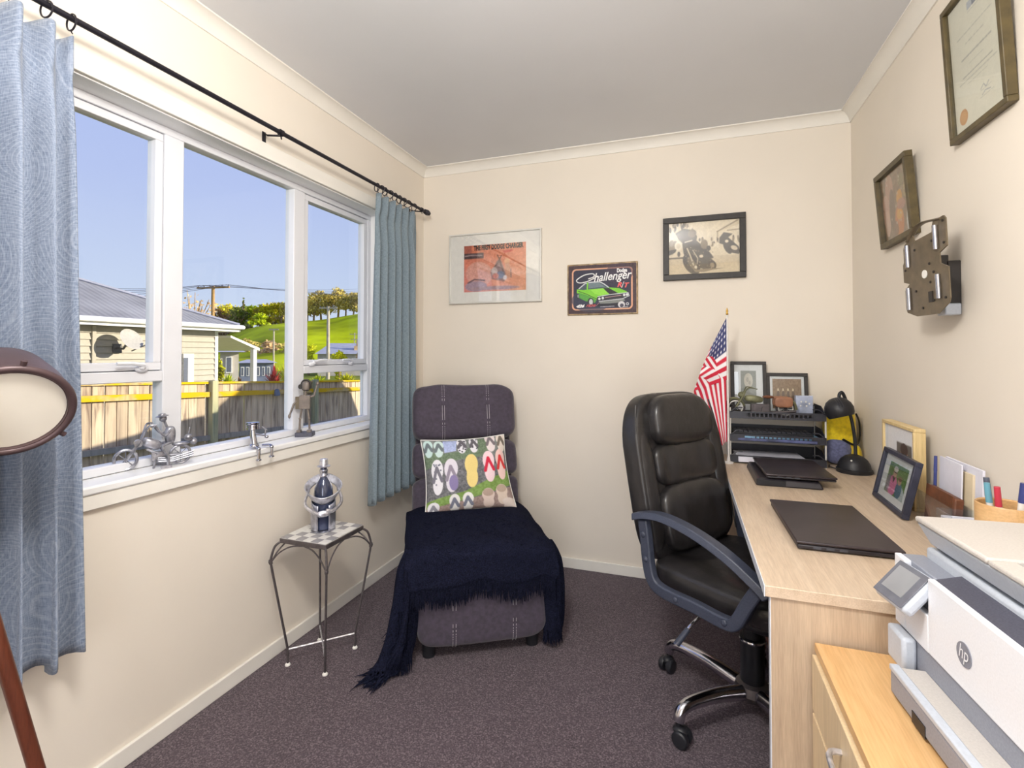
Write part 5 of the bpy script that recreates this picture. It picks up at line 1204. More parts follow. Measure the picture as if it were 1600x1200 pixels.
MB().box(-0.06, 0.010, -0.07, -0.03, -0.05, 0.07).build('arm', 'bracket_dark', br, bevel=0.003)
MB().box(-0.05, 0.015, -0.035, 0.0, -0.11, 0.05).build('wall_plate', 'bracket_dark', br, bevel=0.003)
MB().box(-0.038, 0.020, -0.045, -0.002, -0.125, -0.088).build('cable_clip', 'printer_light', br, bevel=0.004)

# ------------------------------------------------------------------ desk
DX, DY0, DY1, DZ = 0.164, 1.247, 2.80, 0.7037
dk = thing('desk', 'light oak laminate desk with white edging along the right wall', 'desk', (DX, DY0, 0))
DW = XR-0.004-DX
MB().box(0.002, DW, 0, DY1-DY0, DZ-0.025, DZ).build('top', 'desk_wood', dk, bevel=0.0015)
MB().box(0.0, 0.002, 0, DY1-DY0, DZ-0.025, DZ-0.0003).build('edging', 'edge_white', dk)
for (y0, y1) in ((0.006, 0.026), (DY1-DY0-0.028, DY1-DY0-0.008)):
    MB().box(0.014, DW-0.004, y0, y1, 0, DZ-0.025).build('end_panel', 'desk_wood_end', dk, bevel=0.001)
    MB().box(0.012, 0.014, y0, y1, 0, DZ-0.025).build('edging', 'edge_white', dk)
MB().box(DW-0.20, DW-0.184, 0.026, DY1-DY0-0.028, 0.30, DZ-0.025).build('modesty_panel', 'desk_wood_end', dk)
MB().box(0.12, 0.137, 0.62, 0.636, 0.28, DZ-0.025).build('divider', 'edge_white', dk)
ud = thing('wooden_box', 'low red-brown wooden box on the carpet under the desk', 'box', (0.47, 2.32, 0))
MB().box(-0.15, 0.15, -0.2, 0.2, 0, 0.26).build('body', 'red_brown_wood', ud, bevel=0.004)
MB().box(-0.155, 0.155, -0.205, 0.205, 0.262, 0.285).build('lid', 'red_brown_wood', ud, bevel=0.004)
MB().box(-0.156, -0.150, -0.02, 0.02, 0.235, 0.262).build('catch', 'brass', ud)

# ---- pedestal in front of the desk end
CBX, CBY0, CBY1, CBZ = 0.260, 0.62, 1.238, 0.600
cb = thing('drawer_cabinet', 'honey-coloured wooden drawer cabinet under the printer', 'cabinet', (CBX, CBY0, 0))
cw = XR-0.02-CBX; cd = CBY1-CBY0
MB().box(0, cw, 0, cd, CBZ-0.018, CBZ).build('top', 'pine_orange', cb, bevel=0.001)
MB().box(0.012, cw-0.004, 0.004, cd-0.004, 0.04, CBZ-0.018).build('body', 'maple_pale', cb, bevel=0.001)
MB().box(0.03, cw-0.02, 0.02, cd-0.02, 0.0, 0.04).build('plinth', 'bracket_dark', cb)
for (z0, z1) in ((0.46, 0.576), (0.255, 0.452), (0.05, 0.247)):
    d_ = MB().box(-0.006, 0.012, 0.003, cd-0.003, z0, z1).build('drawer', 'maple_pale', cb, bevel=0.0015)
    hn = MB(); hn.tube(smoothpath([(-0.006, cd*0.35, z1-0.05), (-0.028, cd*0.37, z1-0.05), (-0.030, cd*0.5, z1-0.05), (-0.028, cd*0.63, z1-0.05), (-0.006, cd*0.65, z1-0.05)], 4), 0.005, 8); hn.build('handle', 'steel', d_)

# ------------------------------------------------------------------ office chair
oc = thing('office_chair', 'black leather swivel office chair with looped arms pulled up to the desk', 'chair', (0.21, 1.88, 0), math.radians(-36))
# local: +x forward, -y is the side nearest the camera, z up
def pad(name, c, r, e1=0.5, e2=0.45, tilt=0.0, m='leather', f=None, nu=44, nv=26):
    return MB(T(*c) @ RY(tilt)).ell((0, 0, 0), r, nu, nv, e1, e2, f=f).build(name, m, oc, ang=180)
tb_ = -0.20
def bk_point(zl, d): return (-0.245-0.20*(zl-0.50)-d, 0, zl)
def curve_back(p):   # wrap the back gently round the sitter, rounded towards the top
    k = 1-0.16*max(0, (p.z-0.08)/0.22)**2 if p.z > 0.08 else 1
    return Vector((p.x+0.45*p.y*p.y, p.y*k, p.z))
MB(T(-0.318, 0, 0.765) @ RY(tb_)).ell((0, 0, 0), (0.050, 0.258, 0.305), 48, 30, 0.42, 0.32, f=curve_back).build('back_shell', 'leather', oc, ang=180)
def gather(amp, n):
    def f(p):
        q = curve_back(p)
        w_ = max(0, 1-(abs(p.y)/0.17)**4)*max(0, 1-abs(p.z)/0.12)
        q.x += amp*w_*math.sin(p.y*n+p.z*6)*(1 if p.x > 0 else 0)
        return q
    return f
hb_ = MB(T(-0.318, 0, 0.765) @ RY(tb_))
def hf_(p):
    q = curve_back(p+Vector((0, 0, 0.195))); q.z -= 0.195; return q
hb_.ell((0.050, 0, 0.195), (0.056, 0.178, 0.098), 40, 24, 0.6, 0.5, f=hf_); hb_.build('headrest_pad', 'leather', oc, ang=180)
m2 = MB(T(-0.318, 0, 0.765) @ RY(tb_)); m2.ell((0.042, 0, 0.035), (0.040, 0.182, 0.082), 60, 24, 0.55, 0.45, f=gather(0.011, 62)); m2.build('middle_pad', 'leather', oc, ang=180)
m3 = MB(T(-0.318, 0, 0.765) @ RY(tb_)); m3.ell((0.044, 0, -0.155), (0.052, 0.190, 0.120), 60, 24, 0.55, 0.45, f=gather(0.012, 48)); m3.build('lumbar_pad', 'leather', oc, ang=180)
for sg in (-1, 1):
    wg = MB(T(-0.318, 0, 0.765) @ RY(tb_)); wg.ell((0.040, sg*0.212, -0.035), (0.036, 0.040, 0.225), 20, 20, 0.6, 0.7, f=None); wg.build('side_bolster', 'leather', oc, ang=180)
    pts = [Vector((0.032+0.45*0.0625, sg*0.250*(1-0.16*max(0, (z_-0.08)/0.22)**2 if z_ > 0.08 else 1), z_)) for z_ in [-0.26+0.52*k/16 for k in range(17)]]
    MB(T(-0.318, 0, 0.765) @ RY(tb_)).tube(pts, 0.003, 6).build('piping', 'leather', oc)
def seatf(p): return Vector((p.x, p.y, p.z-0.012*math.sin(p.x*30)*max(0, 1-(p.y/0.2)**2) if p.z > 0 else p.z))
MB().ell((-0.01, 0, 0.462), (0.245, 0.248, 0.055), 48, 20, 0.5, 0.35, f=seatf).build('seat', 'leather', oc, ang=180)
MB().ell((-0.02, 0, 0.415), (0.225, 0.225, 0.022), 36, 10, 0.4, 0.35).build('seat_pan', 'black_plastic', oc, ang=180)
for sg in (-1, 1):
    yy = sg*0.285
    top = smoothpath([(-0.265, yy, 0.652), (-0.205, yy, 0.672), (-0.13, yy, 0.680), (-0.02, yy, 0.664), (0.09, yy, 0.628), (0.19, yy, 0.575), (0.215, yy, 0.553)], 5)
    ar = MB(); hw, ht = 0.027, 0.011
    vs = []; N = len(top)
    for i, p in enumerate(top):
        t_ = (top[min(i+1, N-1)]-top[max(i-1, 0)]).normalized(); nn_ = Vector((-t_.z, 0, t_.x)); k = 0.62 if i in (0, N-1) else 1.0
        for (a, b_) in ((-1, -1), (-0.7, 1), (0.7, 1), (1, -1)): vs.append(p+Vector((0, a*hw*k, 0))+nn_*b_*ht*k)
    fs = [(i*4+k, i*4+(k+1) % 4, (i+1)*4+(k+1) % 4, (i+1)*4+k) for i in range(N-1) for k in range(4)]+[(3, 2, 1, 0), tuple((N-1)*4+k for k in range(4))]
    ar.add(vs, fs); ao = ar.build('armrest', 'arm_plastic', oc, bevel=0.004)
    lp = [Vector(q) for q in smoothpath([(-0.222, yy, 0.652), (-0.212, yy, 0.590), (-0.200, yy, 0.500), (-0.180, yy, 0.452), (-0.130, yy, 0.436), (-0.02, yy, 0.436), (0.075, yy, 0.432), (0.115, yy, 0.446), (0.150, yy, 0.510), (0.182, yy, 0.565)], 4)]
    vs = []; N = len(lp)
    for i, p in enumerate(lp):
        t_ = (lp[min(i+1, N-1)]-lp[max(i-1, 0)]).normalized(); nn_ = Vector((-t_.z, 0, t_.x)); wv_ = 0.019
        for (a, b_) in ((-0.014, -wv_), (-0.014, wv_), (0.014, wv_), (0.014, -wv_)): vs.append(p+Vector((0, a, 0))+nn_*b_)
    fs = [(i*4+k, i*4+(k+1) % 4, (i+1)*4+(k+1) % 4, (i+1)*4+k) for i in range(N-1) for k in range(4)]+[(3, 2, 1, 0), tuple((N-1)*4+k for k in range(4))]
    MB().add(vs, fs).build('arm_loop', 'arm_plastic', oc, bevel=0.005)
    for (bx_, bz_) in ((-0.214, 0.605), (-0.204, 0.525), (-0.085, 0.436), (0.085, 0.437)):
        MB().ell((bx_, yy+sg*0.015, bz_), (0.010, 0.005, 0.010), 12, 8).build('bolt', 'arm_plastic', oc)
MB().box(-0.11, 0.12, -0.07, 0.07, 0.368, 0.402).build('mechanism', 'black_plastic', oc, bevel=0.008)
MB().lathe([(0.034, 0.105), (0.038, 0.11), (0.038, 0.25), (0.040, 0.255), (0.040, 0.262), (0.030, 0.264), (0.029, 0.37)], 24).build('column', 'black_plastic', oc)
MB().lathe([(0.041, 0.252), (0.0425, 0.256), (0.041, 0.260)], 24).build('column_ring', 'chrome', oc)
MB().lathe([(0.030, 0.055), (0.050, 0.065), (0.060, 0.085), (0.052, 0.110), (0.036, 0.118)], 24).build('hub', 'iron_grey', oc)
lv = MB(); lv.tube(smoothpath([(-0.02, -0.07, 0.385), (-0.05, -0.15, 0.378), (-0.075, -0.21, 0.345), (-0.09, -0.235, 0.315)], 5), 0.005, 8); lvo = lv.build('lever', 'chrome', oc)
MB().tube([(-0.086, -0.230, 0.322), (-0.108, -0.262, 0.272)], [0.009, 0.011], 10).build('lever_grip', 'arm_plastic', lvo)
for k in range(5):
    a = math.radians(150+36+72*k); c_, s_ = math.cos(a), math.sin(a)
    P = smoothpath([(0.045*c_, 0.045*s_, 0.088), (0.16*c_, 0.16*s_, 0.108), (0.26*c_, 0.26*s_, 0.112), (0.305*c_, 0.305*s_, 0.100), (0.318*c_, 0.318*s_, 0.070)], 5)
    MB().tube(P, [0.024-0.006*min(1, i/16) for i in range(len(P))], 12).build('base_arm', 'chrome', oc)
    ca = a+PI/2+0.5*math.sin(k*2.1); x_, y_ = 0.318*c_, 0.318*s_
    cm_ = T(x_, y_, 0.0) @ RZ(ca)
    w_ = MB(cm_)
    for sg in (-1, 1): w_.lathe([(0.010, sg*0.006), (0.024, sg*0.006), (0.0255, sg*0.010), (0.0255, sg*0.022), (0.022, sg*0.026), (0.006, sg*0.028)], 20, (0, 0, 0), T(0.012, 0, 0.0258) @ RX(PI/2))
    w_.tube([(0.012, -0.02, 0.0255), (0.012, 0.02, 0.0255)], 0.008, 8); w_.cyl((0, 0, 0.040), (0, 0, 0.072), 0.009, n=10); w_.ell((0.006, 0, 0.044), (0.024, 0.020, 0.014), 14, 8)
    w_.build('caster', 'black_plastic', oc)

# ------------------------------------------------------------------ printer on the cabinet
pr = thing('printer', 'white and grey office printer with tilted touch screen on the cabinet', 'printer', (0.392, 1.195, CBZ), math.radians(4.5))
# local: -y runs towards the camera along the front, +x goes in towards the wall; front face at x = 0
PL = 0.430; PD = 0.335
MB().box(0.004, PD-0.05, -PL+0.01, -0.008, 0.0, 0.100).build('base', 'printer_grey', pr, bevel=0.006)
MB().box(0.0, 0.012, -PL, -0.118, 0.094, 0.2265).build('front_panel', 'printer_white', pr, bevel=0.003)
MB().box(0.0, 0.012, -0.040, 0.0, 0.094, 0.2265).build('front_panel', 'printer_white', pr, bevel=0.002)
MB().box(0.0, 0.012, -0.118, -0.040, 0.094, 0.160).build('front_panel', 'printer_white', pr, bevel=0.002)
MB().box(0.012, PD-0.02, -PL+0.004, -0.001, 0.096, 0.218).build('body', 'printer_grey', pr, bevel=0.004)
MB().add([(0.012, -PL, 0.2255), (0.012, -0.12, 0.2255), (0.052, -0.12, 0.236), (0.052, -PL, 0.236), (0.012, -PL, 0.20), (0.012, -0.12, 0.20), (0.052, -0.12, 0.20), (0.052, -PL, 0.20)], [(0, 1, 2, 3), (0, 4, 5, 1), (1, 5, 6, 2), (2, 6, 7, 3), (3, 7, 4, 0), (4, 7, 6, 5)]).build('bezel', 'printer_dark', pr)
MB().box(0.012, 0.050, -0.118, -0.002, 0.200, 0.2265).build('bezel', 'printer_grey', pr, bevel=0.002)
MB().box(0.050, PD-0.02, -PL, -0.006, 0.218, 0.246).build('scanner_bed', 'printer_light', pr, bevel=0.006)
MB().box(0.066, PD-0.03, -PL+0.006, -0.016, 0.246, 0.262).build('gap', 'printer_dark', pr)
# feeder lid: flares upward
LB = [(0.052, -0.020), (0.052, -PL-0.01), (PD-0.02, -PL-0.01), (PD-0.02, -0.020)]; LT = [(0.036, -0.004), (0.036, -PL-0.02), (PD-0.01, -PL-0.02), (PD-0.01, -0.004)]
vs = [(x, y, 0.254) for x, y in LB]+[(x, y, 0.292) for x, y in LT]
MB().add(vs, [(3, 2, 1, 0), (4, 5, 6, 7), (0, 1, 5, 4), (1, 2, 6, 5), (2, 3, 7, 6), (3, 0, 4, 7)]).build('feeder', 'printer_light', pr, bevel=0.004)
MB().box(0.034, PD-0.008, -0.215, -0.002, 0.292, 0.303).build('lid', 'printer_lid', pr, bevel=0.004)
MB().box(0.034, 0.072, -PL-0.02, -0.217, 0.292, 0.301).build('lid', 'printer_lid', pr, bevel=0.003)
MB().box(0.074, PD-0.008, -PL-0.02, -0.232, 0.289, 0.2925).build('feeder_slot', 'black_plastic', pr)
MB().box(0.100, PD-0.03, -PL, -0.240, 0.294, 0.2955).build('paper', 'paper', pr, smooth=False)
# output tray
MB().box(-0.050, 0.004, -PL+0.01, -0.095, 0.006, 0.050).build('tray', 'printer_grey', pr, bevel=0.006)
MB().box(-0.036, 0.004, -PL+0.02, -0.100, 0.050, 0.0535).build('tray_bed', 'printer_lid', pr, bevel=0.001)
MB().box(-0.0515, -0.036, -PL+0.01, -0.097, 0.048, 0.058).build('tray_lip', 'printer_light', pr, bevel=0.002)
MB().box(-0.020, 0.004, -0.075, -0.012, 0.030, 0.094).build('side_cheek', 'printer_light', pr, bevel=0.006)
MB().box(-0.0512, -0.043, -0.215, -0.175, 0.007, 0.026).build('tray_notch', 'black_plastic', pr)
# touch screen
SM_ = T(-0.016, -0.078, 0.190) @ RZ(math.radians(8)) @ RY(math.radians(42))
MB(SM_).box(-0.010, 0.014, -0.043, 0.043, -0.040, 0.040).build('screen_housing', 'printer_light', pr, bevel=0.008)
MB(SM_).box(-0.0115, -0.0098, -0.040, 0.040, -0.037, 0.037).build('screen_bezel', 'screen_bezel', pr, bevel=0.0006)
MB(SM_).box(-0.0125, -0.0112, -0.026, 0.030, -0.022, 0.028).build('screen', 'screen_grey', pr, smooth=False)
MB().box(-0.012, 0.004, -0.09, -0.045, 0.155, 0.180).build('screen_hinge', 'printer_grey', pr, bevel=0.003)
MB(T(-0.0008, -0.222, 0.152) @ RY(PI/2)).cyl((0, 0, -0.0006), (0, 0, 0.0006), 0.0185, n=40).build('logo_disc', 'logo_grey', pr)
text_mesh('logo_lettering', 'hp', 0.032, lambda x, y: (-0.0022, -0.222-x, 0.1545+y), 'printer_white', pr, shear=0.25, width=0.024)

# ------------------------------------------------------------------ things on the desk
# laptop near
def laptop(label, x0, x1, y0, y1, z, rz, base_h, lid_h, skew=0):
    cx_, cy_ = (x0+x1)/2, (y0+y1)/2; o = thing('laptop', label, 'laptop', (cx_, cy_, z), rz); a, b_ = (x1-x0)/2, (y1-y0)/2
    MB().box(-a+0.003, a-0.002, -b_+0.003, b_-0.003, 0.002, base_h).build('base', 'laptop_base', o, bevel=0.004)
    MB().box(-a, a, -b_, b_, base_h+0.001, base_h+lid_h).build('lid', 'laptop_lid', o, bevel=0.003)
    for sx_ in (-1, 1):
        for sy_ in (-1, 1): MB().box(sx_*(a-0.03)-0.01, sx_*(a-0.03)+0.01, sy_*(b_-0.03)-0.004, sy_*(b_-0.03)+0.004, 0, 0.003).build('foot', 'black_plastic', o)
    for k in range(3): MB().box(-a+0.04+0.03*k, -a+0.058+0.03*k, -b_+0.0018, -b_+0.004, 0.006, 0.011).build('port', 'seal_dark', o)
    MB().cyl((a-0.01, -b_+0.05, base_h), (a-0.01, b_-0.05, base_h), 0.006, n=10).build('hinge', 'laptop_base', o)
    return o
laptop('closed dark laptop lying on the near half of the desk', 0.272, 0.515, 1.500, 1.900, DZ+0.0005, 0.015, 0.015, 0.009)
dk2 = thing('docking_station', 'black docking base under the far closed laptop', 'docking station', (0.385, 2.34, DZ))
MB().add([(-0.125, -0.165, 0.0), (0.11, -0.165, 0), (0.11, 0.17, 0), (-0.125, 0.17, 0), (-0.115, -0.155, 0.030), (0.10, -0.155, 0.026), (0.10, 0.16, 0.026), (-0.115, 0.16, 0.030)], [(3, 2, 1, 0), (4, 5, 6, 7), (0, 1, 5, 4), (1, 2, 6, 5), (2, 3, 7, 6), (3, 0, 4, 7)]).build('body', 'laptop_base', dk2, bevel=0.006)
MB().box(-0.122, -0.02, -0.1665, -0.150, 0.006, 0.024).build('slot', 'black_plastic', dk2)
lp1 = laptop('closed dark laptop on a docking base beside the letter trays', 0.292, 0.535, 2.175, 2.505, DZ+0.0305, 0.03, 0.010, 0.009)
# letter trays
lt = thing('letter_tray', 'three-tier black plastic letter tray against the back wall', 'letter tray', (0.40, 2.70, DZ))
tx, ty = 0.200, 0.108
for i, z0 in enumerate((0.004, 0.104, 0.212)):
    fl2 = MB().box(-tx, tx, -ty, ty, z0, z0+0.004).build('shelf', 'tray_plastic', lt, bevel=0.001)
    MB().box(-tx, tx, -ty-0.002, -ty, z0, z0+0.010).build('front_rail', 'tray_plastic', fl2)
    MB().box(-tx, tx, -ty-0.002, -ty, z0+0.026, z0+0.034).build('front_rail', 'tray_plastic', fl2)
    n_h = 15; w0, w1 = -0.125, 0.145
    b0_ = None
    for k in range(n_h+1):
        x_ = w0+(w1-w0)*k/n_h
        if b0_ is None: b0_ = MB().box(-0.003, 0.003, -ty-0.002, -ty, 0.010, 0.026).build('grille_bar', 'tray_plastic', fl2); b0_.location = (x_, 0, z0)
        else:
            o = b0_.copy(); col.objects.link(o); o.parent = fl2; o.location = (x_, 0, z0)
    for (a0, a1) in ((-tx, w0), (w1, tx)): MB().box(a0, a1, -ty-0.002, -ty, z0+0.010, z0+0.026).build('front_rail', 'tray_plastic', fl2)
    for sg in (-1, 1):
        MB().add([(sg*tx, -ty, z0), (sg*tx, ty, z0), (sg*tx, ty, z0+0.062), (sg*tx, -0.02, z0+0.062), (sg*tx, -ty, z0+0.034), (sg*(tx-0.003), -ty, z0), (sg*(tx-0.003), ty, z0), (sg*(tx-0.003), ty, z0+0.062), (sg*(tx-0.003), -0.02, z0+0.062), (sg*(tx-0.003), -ty, z0+0.034)],
                 [(0, 1, 2, 3, 4), (9, 8, 7, 6, 5), (0, 5, 6, 1), (1, 6, 7, 2), (2, 7, 8, 3), (3, 8, 9, 4), (4, 9, 5, 0)]).build('side', 'tray_plastic', lt)
        MB().tube([(sg*(tx-0.004), -ty-0.004, z0+0.03), (sg*(tx-0.030), -ty-0.004, z0+0.052), (sg*(tx-0.055), -ty-0.004, z0+0.052)], 0.003, 6).build('loop', 'tray_plastic', lt)
    MB().box(-tx, tx, ty-0.003, ty, z0, z0+0.055).build('back', 'tray_plastic', lt)
for sg in (-1, 1):
    for yy in (-ty+0.004, ty-0.012):
        MB().tube([(sg*(tx-0.002), yy, 0.0), (sg*(tx-0.002), yy, 0.262)], 0.004, 8).build('upright', 'frame_silver', lt)
def flat_item(name, label, cat, c, sx_, sy_, h, rz, m, grp=None):
    o = MB().box(-sx_/2, sx_/2, -sy_/2, sy_/2, 0, h).build(name, m, None, bevel=min(0.002, h/3)); o.location = c; o.rotation_euler = (0, 0, rz)
    return tag(o, label, cat, grp)
flat_item('document', 'white printed sheets lying in the bottom letter tray', 'paper', (0.375, 2.675, DZ+0.0085), 0.29, 0.18, 0.024, 0.06, 'paper')
kb = thing('keyboard', 'black keyboard stored in the middle letter tray', 'keyboard', (0.385, 2.685, DZ+0.1325), 0.02)
MB().box(-0.17, 0.17, -0.065, 0.065, 0, 0.012).build('case', 'black_plastic', kb, bevel=0.003)
k0 = None
for r_ in range(4):
    for c_ in range(16):
        if k0 is None: k0 = MB().box(-0.0085, 0.0085, -0.011, 0.011, 0, 0.005).build('key', 'tray_plastic', kb, smooth=False); o = k0
        else: o = k0.copy(); col.objects.link(o); o.parent = kb
        o.location = (-0.155+0.0205*c_, -0.044+0.028*r_, 0.012)
flat_item('magazine', 'glossy dark blue magazine under the keyboard in the tray', 'magazine', (0.40, 2.68, DZ+0.1085), 0.33, 0.19, 0.012, -0.03, 'magazine')
flat_item('booklet', 'pale blue booklet between the magazine and the keyboard in the tray', 'booklet', (0.42, 2.685, DZ+0.121), 0.32, 0.18, 0.010, 0.04, 'paper_blue')
# model motorbike on the top tray
TT = DZ+0.2165
mo = thing('model_motorbike', 'khaki model motorbike with brown saddle on the top letter tray', 'model', (0.335, 2.635, TT), math.radians(4)); mo.scale = (1.3, 1.2, 1.3)
wheel(mo, (-0.082, 0, 0.034), 0.029, 'wheel', 'tyre_rubber', 10); wheel(mo, (0.085, 0, 0.034), 0.029, 'wheel', 'tyre_rubber', 10)
for wx in (-0.082, 0.085): torus((wx, -0.001, 0.034), 0.024, 0.003).build('rim', 'frame_silver', mo)
g_ = MB()
for sg in (-1, 1):
    g_.tube([(-0.082, sg*0.008, 0.034), (-0.058, sg*0.009, 0.075), (-0.050, sg*0.010, 0.094)], 0.0035, 6)
    g_.tube(smoothpath([(-0.050, sg*0.010, 0.094), (-0.040, sg*0.030, 0.108), (-0.015, sg*0.042, 0.104)], 4), 0.002, 6)
g_.build('fork', 'khaki', mo)
MB(T(-0.062, 0, 0.080)).ell((0, 0, 0), (0.012, 0.012, 0.012), 14, 8).build('headlamp', 'khaki', mo)
g_ = MB(); g_.tube(smoothpath([(-0.112, 0, 0.046), (-0.095, 0, 0.066), (-0.068, 0, 0.062), (-0.052, 0, 0.040)], 4), 0.009, 8, flat=0.5); g_.tube(smoothpath([(0.060, 0, 0.066), (0.085, 0, 0.072), (0.112, 0, 0.056), (0.120, 0, 0.030)], 4), 0.010, 8, flat=0.5); g_.build('mudguard', 'khaki', mo)
MB(T(-0.020, 0, 0.066) @ RY(0.12)).ell((0, 0, 0), (0.032, 0.015, 0.013), 18, 10, 0.7, 0.8).build('tank', 'khaki', mo)
g_ = MB(); g_.box(-0.030, 0.030, -0.012, 0.012, 0.018, 0.048); g_.cyl((-0.012, -0.016, 0.034), (-0.012, 0.016, 0.034), 0.014, n=14); g_.cyl((0.016, -0.016, 0.030), (0.016, 0.016, 0.030), 0.012, n=14); g_.tube([(-0.030, -0.014, 0.020), (0.03, -0.018, 0.018), (0.115, -0.018, 0.026)], 0.0045, 8); g_.build('engine', 'iron_grey', mo)
MB(T(0.028, 0, 0.074)).ell((0, 0, 0), (0.020, 0.014, 0.006), 16, 8).build('saddle', 'brown_leather', mo)
for sg in (-1, 1): MB(T(0.075, sg*0.020, 0.058)).ell((0, 0, 0), (0.030, 0.008, 0.019), 16, 10, 0.5, 0.5).build('pannier', 'seat_brown', mo)
# frames and block at the back of the top tray
def stand_frame(name, label, loc, w_, h_, b_, lean, rz, m, cvs, mount=0.0, d=0.014):
    o = thing(name, label, 'picture', loc); o.rotation_euler = (lean, 0, rz)
    frame_bars(o, -w_/2, w_/2, 0, h_, b_, d, m, 0.0015)
    MB().box(-w_/2+b_*0.6, w_/2-b_*0.6, -0.006, -0.001, b_*0.6, h_-b_*0.6).build('mount_board', 'mat_board', o)
    iw, ih = w_/2-b_-mount, h_/2-b_-mount
    canvas_mesh('photo_print', cvs, lambda u, v: Vector((-iw+2*iw*u, -0.0068, h_/2+ih-2*ih*v)), 'print', o)
    MB().box(-w_/2+b_, w_/2-b_, -0.0105, -0.009, b_, h_-b_).build('glass', 'acrylic', o, smooth=False)
    return o
cv = Canvas(60, 76, (150, 152, 142)); cv.ell(0.5, 0.30, 0.28, 0.22, (216, 208, 190)); cv.ell(0.44, 0.27, 0.08, 0.07, (190, 184, 168)); cv.ell(0.58, 0.36, 0.07, 0.06, (186, 180, 164)); cv.rect(0, 0.8, 1, 1, (110, 106, 90)); cv.noise(6, 4)
stand_frame('framed_print', 'upright black frame with a full moon print behind the model motorbike', (0.302, 2.766, TT+0.001), 0.165, 0.262, 0.017, -0.12, 0, 'frame_black', cv, 0.030)
cv = Canvas(76, 60, (150, 118, 84)); cv.noise(20, 6)
for k in range(4): cv.ell(0.2+0.17*k, 0.40, 0.03, 0.08, (240, 214, 170)); cv.ell(0.2+0.17*k, 0.6, 0.05, 0.2, (110, 84, 62))
cv.noise(8, 3)
stand_frame('framed_photograph', 'low black frame with a brown photograph behind the model motorbike', (0.475, 2.772, TT+0.001), 0.185, 0.205, 0.017, -0.12, 0, 'frame_black', cv, 0.012)
gb = thing('glass_block', 'pale crystal photo block on a dark plinth beside the model motorbike', 'ornament', (0.535, 2.715, TT), 0.1); gb.scale = (1, 1, 0.85)
MB().box(-0.037, 0.037, -0.014, 0.014, 0.020, 0.120).build('block', 'block_glass', gb, bevel=0.003); MB().box(-0.040, 0.040, -0.018, 0.018, 0.0, 0.020).build('plinth', 'bracket_dark', gb, bevel=0.002)
for (x_, z_) in ((-0.015, 0.085), (0.005, 0.085), (-0.018, 0.062), (0.008, 0.062), (0.02, 0.075)): MB().ell((x_, -0.0145, z_), (0.004, 0.001, 0.005), 8, 6).build('etched_mark', 'mat_board', gb)
# flag
fg_ = thing('flag', 'small striped American flag on a white pole left of the letter tray', 'flag', (0.186, 2.575, DZ))
FP = Vector((0, 0, 0)); H_ = 0.735
MB().cyl((0.006, 0, 0.003), (0.004, 0, H_-0.03), 0.0042, n=10).build('pole', 'pole_white', fg_)
MB().lathe([(0.005, 0), (0.0065, 0.004), (0.004, 0.010), (0.0055, 0.018), (0.001, 0.034)], 12, (0.004, 0, H_-0.032)).build('finial', 'brass', fg_)
MB().lathe([(0.022, 0), (0.022, 0.006), (0.008, 0.010), (0.006, 0.03)], 16, (0.006, 0, 0.0)).build('foot', 'pole_white', fg_)
RD, WH, NV_ = (206, 34, 62), (240, 236, 238), (60, 64, 112)
cv = Canvas(150, 90, WH)
for k in range(13):
    if k % 2 == 0: cv.rect(0, k/13, 1, (k+1)/13, RD)
cv.rect(0, 0, 0.42, 7/13, NV_)
for r_ in range(5):
    for c_ in range(6):
        x_, y_ = 0.045+0.066*c_, 0.055+0.107*r_
        pts = []
        for q in range(10):
            a = -PI/2+q*PI/5; rr = 0.036 if q % 2 == 0 else 0.015; pts.append((x_+rr*0.6*math.cos(a), y_+rr*math.sin(a)))
        cv.poly(pts, (244, 244, 248))
# hoist along the pole, upper half swept out to the left, fly folded back and falling beside the pole
def fpt(px, py, y=0.0): return Vector(((px-1137)*0.0030, y, 0.7393-(py-480)*0.003036))
FLN = [(0.0, [fpt(1137, 497), fpt(1137, 545), fpt(1137, 594)]), (0.5, [fpt(1111, 549, -0.016), fpt(1099, 578, -0.02), fpt(1088, 612, -0.012)]),
       (0.60, [fpt(1136, 588, 0.006), fpt(1112, 600, 0.0), fpt(1090, 624, -0.004)]), (1.0, [fpt(1137, 690, 0.004), fpt(1130, 696, -0.004), fpt(1120, 701, 0.0)])]
def flagf(u, v):
    def along(L):
        a = L[0].lerp(L[1], v*2) if v < 0.5 else L[1].lerp(L[2], v*2-1)
        return a
    for (u0, A), (u1, B) in zip(FLN[:-1], FLN[1:]):
        if u <= u1+1e-9:
            t_ = (u-u0)/(u1-u0); p = along(A).lerp(along(B), t_); break
    p = p.copy(); p.y += 0.007*math.sin(v*13+u*5)*min(1, u*4)
    p.z = max(p.z, 0.02)
    return p
canvas_mesh('cloth', cv, flagf, 'flag_cloth', fg_, thick=0.0012)
